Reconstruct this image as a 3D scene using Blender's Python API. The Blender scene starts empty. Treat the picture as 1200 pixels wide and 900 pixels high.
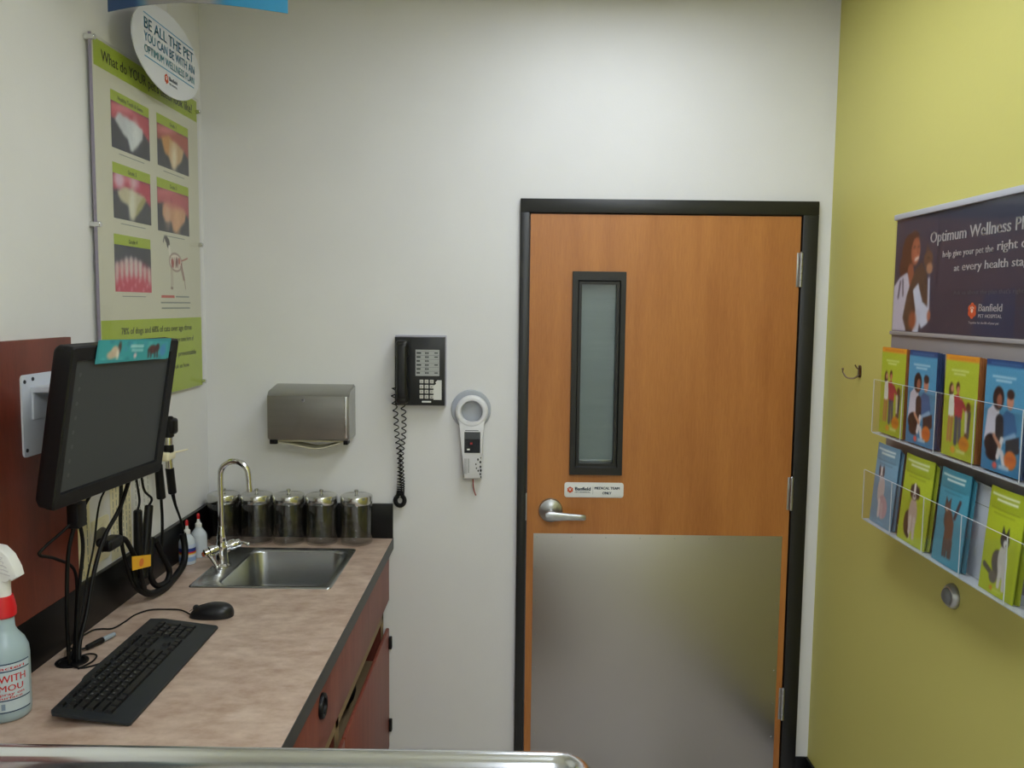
import bpy, bmesh, math, random
import numpy as np
from mathutils import Vector, Matrix

S = bpy.context.scene
COL = S.collection
random.seed(4)

# ---------------------------------------------------------------- camera
cam = bpy.data.cameras.new('camera')
camera = bpy.data.objects.new('camera', cam)
COL.objects.link(camera)
cam.sensor_width = 36.0
cam.sensor_fit = 'HORIZONTAL'
cam.lens = 30.0
cam.clip_start = 0.02
camera.matrix_world = Matrix(((0.99991659, -0.01195019, 0.00490008, 0.0),
                              (0.00597466, 0.09161148, -0.9957769, 0.0),
                              (0.01145082, 0.99572312, 0.09167523, 1.72),
                              (0, 0, 0, 1)))
S.camera = camera
cam.dof.use_dof = False

# ---------------------------------------------------------------- world, lamps, exposure
S.view_settings.view_transform = 'Standard'
S.view_settings.look = 'None'
S.view_settings.exposure = 0.0
S.view_settings.gamma = 1.0
w = bpy.data.worlds.new('world')
S.world = w
w.use_nodes = True
w.node_tree.nodes['Background'].inputs[0].default_value = (0.9, 0.95, 1.0, 1)
w.node_tree.nodes['Background'].inputs[1].default_value = 0.05
REAR_POWER = 16.0
TROFFER_POWER = 6.7        # strength of the ceiling diffusers (see ceiling lights below)

XL, XR, YB, YF, ZC = -1.095, 1.085, 3.0, -1.3, 2.765

# ---------------------------------------------------------------- colour and material helpers
def lin(c):
    return tuple(((v / 255) / 12.92 if v / 255 <= .04045 else ((v / 255 + .055) / 1.055) ** 2.4) for v in c)

def mat(name, rgb, rough=.5, metal=0., spec=.5, noise=None, bump=None, coat=0., emit=None, srgb=True, aniso=0.):
    """noise=(scale, amount, (sx,sy,sz)); bump=(scale, strength)"""
    m = bpy.data.materials.new(name)
    m.use_nodes = True
    nt = m.node_tree
    b = nt.nodes['Principled BSDF']
    c = lin(rgb) if srgb else rgb
    b.inputs['Base Color'].default_value = (*c, 1)
    b.inputs['Roughness'].default_value = rough
    b.inputs['Metallic'].default_value = metal
    b.inputs['Specular IOR Level'].default_value = spec
    b.inputs['Coat Weight'].default_value = coat
    b.inputs['Anisotropic'].default_value = aniso
    if noise or bump:
        tc = nt.nodes.new('ShaderNodeTexCoord')
    if noise:
        mp = nt.nodes.new('ShaderNodeMapping')
        mp.inputs['Scale'].default_value = noise[2] if len(noise) > 2 else (1, 1, 1)
        nt.links.new(tc.outputs['Object'], mp.inputs[0])
        n = nt.nodes.new('ShaderNodeTexNoise')
        n.inputs['Scale'].default_value = noise[0]
        n.inputs['Detail'].default_value = 6
        n.inputs['Roughness'].default_value = .6
        nt.links.new(mp.outputs[0], n.inputs['Vector'])
        r = nt.nodes.new('ShaderNodeValToRGB')
        a = noise[1]
        c2 = noise[3] if len(noise) > 3 else None
        r.color_ramp.elements[0].position = .3
        r.color_ramp.elements[1].position = .7
        r.color_ramp.elements[0].color = (*[min(1, v * (1 - a)) for v in c], 1)
        r.color_ramp.elements[1].color = (*(lin(c2) if c2 else [min(1, v * (1 + a)) for v in c]), 1)
        nt.links.new(n.outputs['Fac'], r.inputs[0])
        nt.links.new(r.outputs[0], b.inputs['Base Color'])
    if bump:
        n2 = nt.nodes.new('ShaderNodeTexNoise')
        n2.inputs['Scale'].default_value = bump[0]
        n2.inputs['Detail'].default_value = 4
        nt.links.new(tc.outputs['Object'], n2.inputs['Vector'])
        bp = nt.nodes.new('ShaderNodeBump')
        bp.inputs['Strength'].default_value = bump[1]
        bp.inputs['Distance'].default_value = .002
        nt.links.new(n2.outputs['Fac'], bp.inputs['Height'])
        nt.links.new(bp.outputs[0], b.inputs['Normal'])
    if emit:
        b.inputs['Emission Color'].default_value = (*emit[0], 1)
        b.inputs['Emission Strength'].default_value = emit[1]
    return m

def wood(name, dark, light, rough, vec, coat=.1, scale=3., spec=.5):
    """veneer: two stretched noises, broad cathedral figure and fine pores; vec stretches across the grain"""
    m = bpy.data.materials.new(name)
    m.use_nodes = True
    nt = m.node_tree
    b = nt.nodes['Principled BSDF']
    b.inputs['Roughness'].default_value = rough
    b.inputs['Coat Weight'].default_value = coat
    b.inputs['Specular IOR Level'].default_value = spec
    tc = nt.nodes.new('ShaderNodeTexCoord')
    def nz(sc, v, det):
        mp = nt.nodes.new('ShaderNodeMapping')
        mp.inputs['Scale'].default_value = v
        nt.links.new(tc.outputs['Object'], mp.inputs[0])
        n = nt.nodes.new('ShaderNodeTexNoise')
        n.inputs['Scale'].default_value = sc
        n.inputs['Detail'].default_value = det
        n.inputs['Distortion'].default_value = .6
        nt.links.new(mp.outputs[0], n.inputs['Vector'])
        return n.outputs['Fac']
    a = nz(scale, vec, 3)
    f = nz(scale * 14, vec, 5)
    mx = nt.nodes.new('ShaderNodeMath'); mx.operation = 'MULTIPLY_ADD'
    mx.inputs[1].default_value = .35
    nt.links.new(f, mx.inputs[0]); 
    m2 = nt.nodes.new('ShaderNodeMath'); m2.operation = 'MULTIPLY'; m2.inputs[1].default_value = .65
    nt.links.new(a, m2.inputs[0]); nt.links.new(m2.outputs[0], mx.inputs[2])
    r = nt.nodes.new('ShaderNodeValToRGB')
    r.color_ramp.elements[0].position = .35
    r.color_ramp.elements[1].position = .65
    r.color_ramp.elements[0].color = (*lin(dark), 1)
    r.color_ramp.elements[1].color = (*lin(light), 1)
    nt.links.new(mx.outputs[0], r.inputs[0])
    nt.links.new(r.outputs[0], b.inputs['Base Color'])
    return m

def clear(name, tint=(1, 1, 1), base=.05, edge=.55, rough=.03):
    """clear sheet: transparent with a sheen that grows at grazing angles"""
    m = bpy.data.materials.new(name)
    m.use_nodes = True
    nt = m.node_tree
    nt.nodes.remove(nt.nodes['Principled BSDF'])
    out = nt.nodes['Material Output']
    t = nt.nodes.new('ShaderNodeBsdfTransparent'); t.inputs[0].default_value = (*tint, 1)
    g = nt.nodes.new('ShaderNodeBsdfGlossy'); g.inputs['Roughness'].default_value = rough
    lw = nt.nodes.new('ShaderNodeLayerWeight'); lw.inputs[0].default_value = .35
    p = nt.nodes.new('ShaderNodeMath'); p.operation = 'POWER'; p.inputs[1].default_value = 2.0
    ma = nt.nodes.new('ShaderNodeMath'); ma.operation = 'MULTIPLY_ADD'
    ma.inputs[1].default_value = edge; ma.inputs[2].default_value = base
    nt.links.new(lw.outputs['Facing'], p.inputs[0])
    nt.links.new(p.outputs[0], ma.inputs[0])
    mx = nt.nodes.new('ShaderNodeMixShader')
    nt.links.new(ma.outputs[0], mx.inputs[0])
    nt.links.new(t.outputs[0], mx.inputs[1]); nt.links.new(g.outputs[0], mx.inputs[2])
    nt.links.new(mx.outputs[0], out.inputs[0])
    return m

# ---------------------------------------------------------------- mesh builder
class MB:
    def __init__(s):
        s.v = []; s.f = []; s.mi = []; s.c = []
    def add(s, vs, fs, mi=0, col=None):
        o = len(s.v)
        s.v += [tuple(v) for v in vs]
        s.f += [tuple(i + o for i in f) for f in fs]
        s.mi += [mi] * len(fs)
        if col is not None: s.c += [col] * len(vs)
        return s
    def addbm(s, bm, mi=0, M=None):
        bm.verts.index_update()
        s.add([(M @ v.co) if M else v.co[:] for v in bm.verts], [[v.index for v in f.verts] for f in bm.faces], mi)
        bm.free(); return s
    def box(s, x0, x1, y0, y1, z0, z1, bev=0, seg=2, mi=0, M=None):
        bm = bmesh.new()
        bmesh.ops.create_cube(bm, size=1)
        for v in bm.verts:
            v.co = Vector(((x0 + x1) / 2 + v.co.x * (x1 - x0), (y0 + y1) / 2 + v.co.y * (y1 - y0), (z0 + z1) / 2 + v.co.z * (z1 - z0)))
        if bev: bmesh.ops.bevel(bm, geom=list(bm.edges), offset=bev, segments=seg, affect='EDGES', profile=.5, clamp_overlap=True)
        return s.addbm(bm, mi, M)
    def prism(s, pts, fr, d0, d1, mi=0, bev=0):
        """outline pts (u,v) in frame fr, from depth d0 to d1 along the normal"""
        bm = bmesh.new()
        a = [bm.verts.new(fr(u, v, d0)) for u, v in pts]
        b = [bm.verts.new(fr(u, v, d1)) for u, v in pts]
        n = len(pts)
        bm.faces.new(a[::-1]); top = bm.faces.new(b)
        for i in range(n): bm.faces.new((a[i], a[(i + 1) % n], b[(i + 1) % n], b[i]))
        if bev: bmesh.ops.bevel(bm, geom=list(top.edges), offset=bev, segments=2, affect='EDGES', profile=.5, clamp_overlap=True)
        return s.addbm(bm, mi)
    def lathe(s, prof, c=(0, 0, 0), axis=(0, 0, 1), n=24, mi=0):
        """prof list of (r, h) along axis"""
        ax = Vector(axis).normalized()
        t = Vector((1, 0, 0)) if abs(ax.x) < .9 else Vector((0, 1, 0))
        e1 = ax.cross(t).normalized(); e2 = ax.cross(e1)
        c = Vector(c); vs = []; fs = []
        for r, h in prof:
            for k in range(n):
                a = 2 * math.pi * k / n
                vs.append(c + ax * h + (e1 * math.cos(a) + e2 * math.sin(a)) * max(r, 1e-5))
        for i in range(len(prof) - 1):
            for k in range(n):
                fs.append((i * n + k, (i + 1) * n + k, (i + 1) * n + (k + 1) % n, i * n + (k + 1) % n))
        fs.append(tuple(range(n))); fs.append(tuple(range((len(prof) - 1) * n, len(prof) * n))[::-1])
        return s.add(vs, fs, mi)
    def cyl(s, p0, p1, r0, r1=None, n=16, mi=0, bev=0):
        r1 = r0 if r1 is None else r1
        d = Vector(p1) - Vector(p0); L = d.length
        if bev: prof = [(r0 - bev, 0), (r0, bev), (r1, L - bev), (r1 - bev, L)]
        else: prof = [(r0, 0), (r1, L)]
        return s.lathe(prof, p0, d, n, mi)
    def tube(s, pts, r, n=8, smooth=6, mi=0):
        P = [Vector(p) for p in pts]
        if smooth: P = catmull(P, smooth)
        m = len(P); vs = []; fs = []
        T = [(P[min(i + 1, m - 1)] - P[max(i - 1, 0)]).normalized() for i in range(m)]
        u = T[0].cross(Vector((0, 0, 1)))
        if u.length < .01: u = T[0].cross(Vector((1, 0, 0)))
        u.normalize()
        for i in range(m):
            u = (u - T[i] * u.dot(T[i])).normalized()
            w_ = T[i].cross(u)
            rr = r(i / (m - 1)) if callable(r) else r
            for k in range(n):
                a = 2 * math.pi * k / n
                vs.append(P[i] + (u * math.cos(a) + w_ * math.sin(a)) * rr)
        for i in range(m - 1):
            for k in range(n):
                fs.append((i * n + k, i * n + (k + 1) % n, (i + 1) * n + (k + 1) % n, (i + 1) * n + k))
        fs.append(tuple(range(n))[::-1]); fs.append(tuple(range((m - 1) * n, m * n)))
        return s.add(vs, fs, mi)
    def ball(s, c, rx, ry=None, rz=None, n=16, mi=0):
        ry = rx if ry is None else ry; rz = rx if rz is None else rz
        bm = bmesh.new()
        bmesh.ops.create_uvsphere(bm, u_segments=n, v_segments=max(6, n // 2), radius=1)
        for v in bm.verts: v.co = Vector((c[0] + v.co.x * rx, c[1] + v.co.y * ry, c[2] + v.co.z * rz))
        return s.addbm(bm, mi)
    def flat(s, pts, fr, d=.0004, mi=0, col=None):
        return s.add([fr(u, v, d) for u, v in pts], [tuple(range(len(pts)))], mi, col)
    def rect(s, u0, v0, u1, v1, fr, d=.0004, mi=0, seg=1):
        for i in range(seg):
            a = u0 + (u1 - u0) * i / seg; b = u0 + (u1 - u0) * (i + 1) / seg
            s.flat([(a, v0), (b, v0), (b, v1), (a, v1)], fr, d, mi)
        return s
    def disc(s, u, v, ru, rv, fr, d=.0004, mi=0, n=24):
        return s.flat([(u + ru * math.cos(2 * math.pi * k / n), v + rv * math.sin(2 * math.pi * k / n)) for k in range(n)], fr, d, mi)
    def text(s, t, u, v, h, fr, width=None, align='l', d=.0006, mi=0, maxw=None, heavy=False):
        """one line of flat lettering, cap height h; u,v = baseline start / centre / end"""
        vs, fs = glyphs(t)
        if not vs: return s
        x0 = min(p[0] for p in vs); x1 = max(p[0] for p in vs)
        k = h / .72
        kx = (width / (x1 - x0)) if width else k
        if maxw and (x1 - x0) * kx > maxw: kx = maxw / (x1 - x0)
        W = (x1 - x0) * kx
        off = {'l': 0, 'c': -W / 2, 'r': -W}[align]
        if heavy: s.add([fr(u + off + (p[0] - x0 + .05) * kx, v + (p[1] + .03) * k, d) for p in vs], fs, mi)
        return s.add([fr(u + off + (p[0] - x0) * kx, v + p[1] * k, d) for p in vs], fs, mi)
    def build(s, name, m, parent=None, smooth=True, loc=None, angle=35, kind=None, label=None, local=False):
        """parent: an Empty/thing; geometry is given in world coordinates unless local=True"""
        me = bpy.data.meshes.new(name)
        base = Vector(loc) if loc is not None else (Vector(ORG[root_of(parent)]) if parent is not None else Vector((0, 0, 0)))
        if local: base = Vector((0, 0, 0))
        me.from_pydata([tuple(Vector(v) - base) for v in s.v], [], s.f)
        ms = m if isinstance(m, (list, tuple)) else [m]
        for k in ms: me.materials.append(k)
        me.polygons.foreach_set('material_index', s.mi)
        me.update()
        bm = bmesh.new(); bm.from_mesh(me)
        if name not in FLAT: bmesh.ops.recalc_face_normals(bm, faces=bm.faces)
        bm.to_mesh(me); bm.free()
        if smooth:
            me.polygons.foreach_set('use_smooth', [True] * len(me.polygons))
            me.set_sharp_from_angle(angle=math.radians(angle))
        o = bpy.data.objects.new(name, me)
        COL.objects.link(o)
        if parent is not None: o.parent = parent
        if loc is not None: o.location = loc; ORG[o] = tuple(loc)
        elif parent is None: ORG[o] = (0, 0, 0)
        if kind: o['kind'] = kind
        if label: o['label'] = label
        if name in ('printed_lines', 'line_button'): o['kind'] = 'stuff'      # marks too small to pick apart
        return o
FLAT = ('green_band', 'caption', 'heading', 'footer_line', 'lettering', 'picture', 'printed_bands', 'printed_lines')
ORG = {}
def root_of(o):
    while o.parent is not None: o = o.parent
    return o

def catmull(P, k):
    out = []
    for i in range(len(P) - 1):
        p0 = P[max(i - 1, 0)]; p1 = P[i]; p2 = P[i + 1]; p3 = P[min(i + 2, len(P) - 1)]
        for j in range(k):
            t = j / k
            out.append(.5 * ((2 * p1) + (p2 - p0) * t + (2 * p0 - 5 * p1 + 4 * p2 - p3) * t * t + (3 * p1 - p0 - 3 * p2 + p3) * t ** 3))
    out.append(P[-1]); return out

_G = {}
BOLD = .012
def glyphs(t):
    if t in _G: return _G[t]
    cu = bpy.data.curves.new('t', 'FONT'); cu.body = t; cu.resolution_u = 2; cu.size = 1
    o = bpy.data.objects.new('t', cu)
    COL.objects.link(o)
    dg = bpy.context.evaluated_depsgraph_get()
    me = o.evaluated_get(dg).to_mesh()
    r = ([(v.co.x, v.co.y) for v in me.vertices], [tuple(p.vertices) for p in me.polygons])
    o.evaluated_get(dg).to_mesh_clear()
    bpy.data.objects.remove(o); bpy.data.curves.remove(cu)
    n_ = len(r[0])               # doubled a little to the side: a bolder weight
    r = (r[0] + [(x + .035, y) for x, y in r[0]], r[1] + [tuple(i + n_ for i in f) for f in r[1]])
    _G[t] = r
    return r

def frame(O, R, U):
    O = Vector(O); R = Vector(R).normalized(); U = Vector(U).normalized(); N = R.cross(U)
    return lambda u, v, d=0: O + R * u + U * v + N * d

def rrect(u0, v0, u1, v1, r, n=5):
    out = []
    for cx, cy, a0 in ((u1 - r, v1 - r, 0), (u0 + r, v1 - r, 90), (u0 + r, v0 + r, 180), (u1 - r, v0 + r, 270)):
        for k in range(n + 1):
            a = math.radians(a0 + 90 * k / n)
            out.append((cx + r * math.cos(a), cy + r * math.sin(a)))
    return out

def thing(name, label, cat, loc=(0, 0, 0), rotz=0, group=None, kind=None):
    o = bpy.data.objects.new(name, None); COL.objects.link(o)
    o.empty_display_size = .05
    o.location = loc; o.rotation_euler = (0, 0, rotz)
    ORG[o] = tuple(loc)
    if kind: o['kind'] = kind
    if label: o['label'] = label
    if cat: o['category'] = cat
    if group: o['group'] = group
    return o

def tag(o, label, cat, group=None):
    o['label'] = label; o['category'] = cat
    if group: o['group'] = group
    return o

# soft-edged printed pictures: a fine grid whose point colours are the ink of the print
class Art:
    def __init__(s, w, h, nx, bg):
        s.w, s.h = w, h; s.nx = nx; s.ny = max(2, int(round(nx * h / w))); s.A = h / w
        X, Y = np.meshgrid(np.linspace(0, 1, s.nx + 1), np.linspace(0, s.A, s.ny + 1))
        s.X, s.Y = X, Y
        s.C = np.ones(X.shape + (3,)) * np.array(bg, float)
        s.soft = 1.9 / nx
    def mix(s, m, c):
        m = np.clip(m, 0, 1)[..., None]; s.C = s.C * (1 - m) + np.array(c, float) * m; return s
    def ell(s, cx, cy, rx, ry, c, rot=0, soft=None, a=1.):
        so = soft or s.soft
        dx, dy = s.X - cx, s.Y - cy; ca, sa = math.cos(math.radians(rot)), math.sin(math.radians(rot))
        x = dx * ca + dy * sa; y = -dx * sa + dy * ca
        q = np.sqrt((x / rx) ** 2 + (y / ry) ** 2)
        return s.mix(((1 - q) * min(rx, ry) / so + .5).clip(0, 1) * a, c)
    def cap(s, x0, y0, x1, y1, r, c, r1=None, soft=None):
        so = soft or s.soft; r1 = r if r1 is None else r1
        dx, dy = x1 - x0, y1 - y0; L = dx * dx + dy * dy + 1e-9
        t = (((s.X - x0) * dx + (s.Y - y0) * dy) / L).clip(0, 1)
        d = np.hypot(s.X - x0 - t * dx, s.Y - y0 - t * dy)
        return s.mix((r + (r1 - r) * t - d) / so + .5, c)
    def rec(s, x0, y0, x1, y1, c, soft=None, a=1.):
        so = soft or s.soft
        d = np.minimum(np.minimum(s.X - x0, x1 - s.X), np.minimum(s.Y - y0, y1 - s.Y))
        return s.mix((d / so + .5).clip(0, 1) * a, c)
    def poly(s, pts, c, a=1.):
        ins = np.zeros(s.X.shape)
        for ox, oy in ((-.25, -.25), (.25, -.25), (-.25, .25), (.25, .25)):
            x = s.X + ox / s.nx; y = s.Y + oy / s.nx; q = np.zeros(s.X.shape, bool)
            for i in range(len(pts)):
                (xa, ya), (xb, yb) = pts[i], pts[i - 1]
                if ya == yb: continue
                q ^= ((ya > y) != (yb > y)) & (x < (xb - xa) * (y - ya) / (yb - ya) + xa)
            ins += q / 4
        return s.mix(ins * a, c)
    def grain(s, k, seed=0):
        s.C = s.C + np.random.RandomState(seed).normal(0, k, s.X.shape)[..., None]; return s
    def blur(s, n=1):
        for _ in range(n):
            P_ = np.pad(s.C, ((1, 1), (1, 1), (0, 0)), mode='edge')
            s.C = (P_[:-2, 1:-1] + P_[2:, 1:-1] + P_[1:-1, :-2] + P_[1:-1, 2:] + 2 * s.C) / 6
        return s
    def build(s, name, fr, parent, d=.0005, u0=0, v0=0, m=None, mapf=None):
        nx, ny = s.nx, s.ny
        base = Vector(ORG[root_of(parent)])
        vs = []
        for j in range(ny + 1):
            for i in range(nx + 1):
                p = fr(u0 + s.w * i / nx, v0 + s.h * j / ny, d)
                vs.append(tuple(Vector(p) - base))
        fs = [(j * (nx + 1) + i, j * (nx + 1) + i + 1, (j + 1) * (nx + 1) + i + 1, (j + 1) * (nx + 1) + i) for j in range(ny) for i in range(nx)]
        me = bpy.data.meshes.new(name); me.from_pydata(vs, [], fs)
        at = me.color_attributes.new('ink', 'FLOAT_COLOR', 'POINT')
        C = (s.C.clip(0, 255) / 255).reshape(-1, 3)
        C = np.where(C <= .04045, C / 12.92, ((C + .055) / 1.055) ** 2.4)
        at.data.foreach_set('color', np.hstack([C, np.ones((len(C), 1))]).ravel())
        me.materials.append(m or M_INK)
        o = bpy.data.objects.new(name, me); COL.objects.link(o); o.parent = parent
        return o

M_INK = mat('printed_ink', (255, 255, 255), .4)
_a = M_INK.node_tree.nodes.new('ShaderNodeAttribute'); _a.attribute_name = 'ink'
M_INK.node_tree.links.new(_a.outputs['Color'], M_INK.node_tree.nodes['Principled BSDF'].inputs['Base Color'])

# ---------------------------------------------------------------- materials
WHITEWALL = mat('painted_wall', (228, 227, 228), .6, noise=(3, .02), bump=(160, .12), spec=.3)
YELLOWWALL = mat('yellow_green_paint', (206, 199, 112), .5, bump=(160, .12), spec=.35)
CEIL = mat('ceiling_paint', (222, 220, 212), .9)
FLOOR = mat('grey_floor_tile', (196, 190, 188), .35, noise=(5, .12))
BLACKTRIM = mat('black_rubber', (14, 14, 15), .45)
BLACKFRAME = mat('black_painted_steel', (24, 24, 23), .38)
BLACK = mat('black_plastic', (12, 12, 15), .42, spec=.3)
BLACKSOFT = mat('black_soft_plastic', (16, 16, 18), .55, spec=.3)
KEYM = mat('key_plastic', (10, 10, 12), .45)
CABLE = mat('black_cable', (8, 8, 9), .5, spec=.3)
DGREY = mat('dark_grey_plastic', (38, 40, 44), .5)
DOORWOOD = wood('maple_veneer', (168, 103, 47), (189, 123, 60), .38, (9, 9, .9), .15, 1.6)
CHERRY = wood('cherry_laminate', (118, 56, 44), (140, 74, 58), .45, (7, 7, .8), 0., 3., .4)
BOARDW = wood('mahogany_board', (100, 42, 30), (124, 56, 40), .42, (7, 7, .8), 0., 3., .4)
TAN = mat('tan_frame_edge', (150, 126, 92), .6)
COUNTER = mat('beige_laminate', (180, 150, 131), .4, noise=(16, .13, (1, 1.5, 1), (208, 186, 170)))
EDGEB = mat('dark_edge_band', (38, 40, 40), .4)
SPLASH = mat('black_laminate_splash', (9, 9, 10), .34, spec=.25)
STEEL = mat('stainless_steel', (205, 205, 202), .2, 1.0, noise=(60, .05, (1, 1, .05)))
SINKST = mat('brushed_sink_steel', (172, 174, 176), .27, 1.0)
TOWELST = mat('brushed_dispenser_steel', (172, 172, 168), .3, 1.0, noise=(40, .06, (.1, 1, 1)))
KICK = mat('brushed_kick_plate', (192, 189, 187), .34, 1.0, aniso=.5)
CHROME = mat('chrome', (225, 225, 225), .1, 1.0)
SATIN = mat('satin_nickel', (180, 182, 184), .3, 1.0)
TABLEST = mat('table_steel', (232, 235, 240), .2, 1.0)
WHITEP = mat('white_plastic', (228, 228, 226), .4)
CREAMP = mat('cream_plastic', (236, 228, 198), .5)
GREYP = mat('grey_panel', (148, 142, 142), .45)
PAPER = mat('white_paper', (222, 222, 218), .8)
PAPER2 = mat('cream_paper', (236, 228, 192), .8)
REDP = mat('red_plastic', (205, 22, 34), .4)
REDW = mat('red_wire', (150, 30, 26), .5)
YELLOWT = mat('yellow_tag', (236, 176, 30), .5)
COPPER = mat('copper_cap', (190, 100, 60), .3, 1.0)
GLASS = clear('clear_glass', (.97, .972, .968), .045, .6)
ACRYLIC = clear('clear_acrylic', (.985, .985, .99), .012, .22, .05)
ACRYLICE = clear('acrylic_edge', (.80, .83, .86), .12, .5, .15)
COVER = clear('glossy_cover', (.99, .99, .99), .012, .14, .08)
FROST = clear('frosted_cradle', (.86, .88, .9), .12, .5, .3)
INK_D = mat('dark_ink', (40, 45, 44), .6)
INK_W = mat('white_ink', (240, 240, 240), .5)
INK_B = mat('blue_ink', (80, 166, 206), .5)
INK_NAVY = mat('navy_ink', (30, 58, 92), .5)
INK_G = mat('green_ink', (170, 190, 52), .5)
INK_OR = mat('orange_red_ink', (222, 92, 50), .5)
INK_GY = mat('grey_ink', (120, 128, 122), .6)
INK_R = mat('red_ink', (196, 40, 40), .6)
POSTERW = mat('poster_paper', (214, 212, 192), .5)
BLIND = mat('grey_green_blind', (150, 160, 160), .8, noise=(14, .08, (.2, 1, 3)))

BACK = frame((0, YB, 0), (1, 0, 0), (0, 0, 1))            # u = x, v = z, d towards the room
def onback(y): return frame((0, y, 0), (1, 0, 0), (0, 0, 1))
def onleft(x): return frame((x, 0, 0), (0, 1, 0), (0, 0, 1))      # u = y, v = z
def onright(x): return frame((x, 0, 0), (0, -1, 0), (0, 0, 1))    # u = -y, v = z
def ondesk(z): return frame((0, 0, z), (1, 0, 0), (0, 1, 0))      # u = x, v = y

# ================================================================ SETTING
def struct(name, mb, m, **k):
    return mb.build(name, m, kind='structure', **k)
struct('floor', MB().box(XL - .1, XR + .1, YF - .1, YB + .6, -.08, 0), FLOOR)
struct('ceiling', MB().box(XL - .1, XR + .1, YF - .1, YB + .1, ZC, ZC + .08), CEIL)
struct('wall_left', MB().box(XL - .1, XL, YF - .1, YB + .1, 0, ZC), WHITEWALL)
struct('wall_right', MB().box(XR, XR + .1, YF - .1, YB + .1, 0, ZC), YELLOWWALL)
struct('wall_front', MB().box(XL, XR, YF - .1, YF, 0, ZC), WHITEWALL)
DX0, DX1, DZ1 = .026, 1.012, 2.062
struct('wall_back', MB().box(XL, DX0, YB, YB + .12, 0, ZC).box(DX1, XR, YB, YB + .12, 0, ZC).box(DX0, DX1, YB, YB + .12, DZ1, ZC), WHITEWALL)
struct('baseboard_right', MB().box(XR - .008, XR, YF, YB, 0, .085, .002), BLACKTRIM)
struct('baseboard_back', MB().box(1.036, XR - .008, YB - .008, YB, 0, .085, .002).box(-.43, .006, YB - .008, YB, 0, .085, .002), BLACKTRIM)
struct('baseboard_left', MB().box(XL, XL + .008, YF, 1.4, 0, .085, .002), BLACKTRIM)

# ceiling lights: recessed troffers out of frame
def troffer(x, y, lab, pw):
    t = thing('ceiling_light', lab, 'ceiling light', (x, y, ZC))
    MB().box(x - .32, x - .295, y - .62, y + .62, ZC - .012, ZC, .002).box(x + .295, x + .32, y - .62, y + .62, ZC - .012, ZC, .002) \
        .box(x - .295, x + .295, y - .62, y - .595, ZC - .012, ZC, .002).box(x - .295, x + .295, y + .595, y + .62, ZC - .012, ZC, .002).build('frame', WHITEP, t)
    MB().box(x - .295, x + .295, y - .595, y + .595, ZC - .008, ZC - .002).build('diffuser', mat('lit_diffuser', (250, 250, 245), .6, emit=((.885, .955, 1.03), pw)), t)
troffer(.32, 2.02, 'lit ceiling light panel above the door end of the room', TROFFER_POWER)
troffer(.42, -.30, 'lit ceiling light panel behind the exam table', REAR_POWER)

# ---------------------------------------------------------------- door
door = thing('door_1', None, None, (.51, YB, 0), kind='structure')
YD = 2.986                                              # face of the leaf
lf = MB()
WX0, WX1, WZ0, WZ1 = .215, .352, 1.155, 1.812           # opening for the light
for a in ((.0435, WX0, .01, 2.036), (WX1, .9765, .01, 2.036), (WX0, WX1, .01, WZ0), (WX0, WX1, WZ1, 2.036)):
    lf.box(a[0], a[1], YD, YD + .045, a[2], a[3])
lf.build('door_leaf', DOORWOOD, door)
fr_ = MB()
fr_.box(.0075, .0400, 2.978, 3.13, 0, 2.0405, .0025).box(.981, 1.0345, 2.978, 3.13, 0, 2.0405, .0025).box(.0075, 1.0345, 2.978, 3.13, 2.0400, 2.0875, .0025)
fr_.build('door_frame', BLACKFRAME, door)
vf = MB()
ox0, ox1, oz0, oz1 = .190, .379, 1.125, 1.842
ix0, ix1, iz0, iz1 = .2245, .3455, 1.167, 1.796
def ringframe(mb, o, i, y_out, y_in, y_back):
    """bevelled rectangular ring: outer edge on y_back, crown y_out, inner edge y_in"""
    def L(r, y): return [(r[0], y, r[2]), (r[1], y, r[2]), (r[1], y, r[3]), (r[0], y, r[3])]
    g = lambda r, k: (r[0] + k, r[1] - k, r[2] + k, r[3] - k)
    loops = [L(o, y_back), L(g(o, .002), y_out), L(g(i, -.014), y_out), L(g(i, -.010), y_in), L(i, y_in), L(i, y_back)]
    vs = [p for l in loops for p in l]; fs = []
    for a in range(5):
        for k in range(4): fs.append((a * 4 + k, a * 4 + (k + 1) % 4, a * 4 + 4 + (k + 1) % 4, a * 4 + 4 + k))
    mb.add(vs, fs)
ringframe(vf, (ox0, ox1, oz0, oz1), (ix0, ix1, iz0, iz1), YD - .014, YD - .006, YD + .02)
vf.build('window_frame', BLACKFRAME, door, angle=20)
MB().box(ix0 - .004, ix1 + .004, YD + .012, YD + .016, iz0 - .004, iz1 + .004).build('glass_pane', clear('door_glass', (.84, .87, .87), .06, .5, .05), door)
MB().box(WX0, WX1, YD + .026, YD + .029, WZ0, WZ1).build('window_blind', BLIND, door, label='grey green covering behind the narrow glass')
MB().box(ix0 + .004, ix1 - .002, YD + .016, YD + .022, iz0, iz0 + .010, .001).build('window_bottom_bar', SATIN, door)
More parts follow.
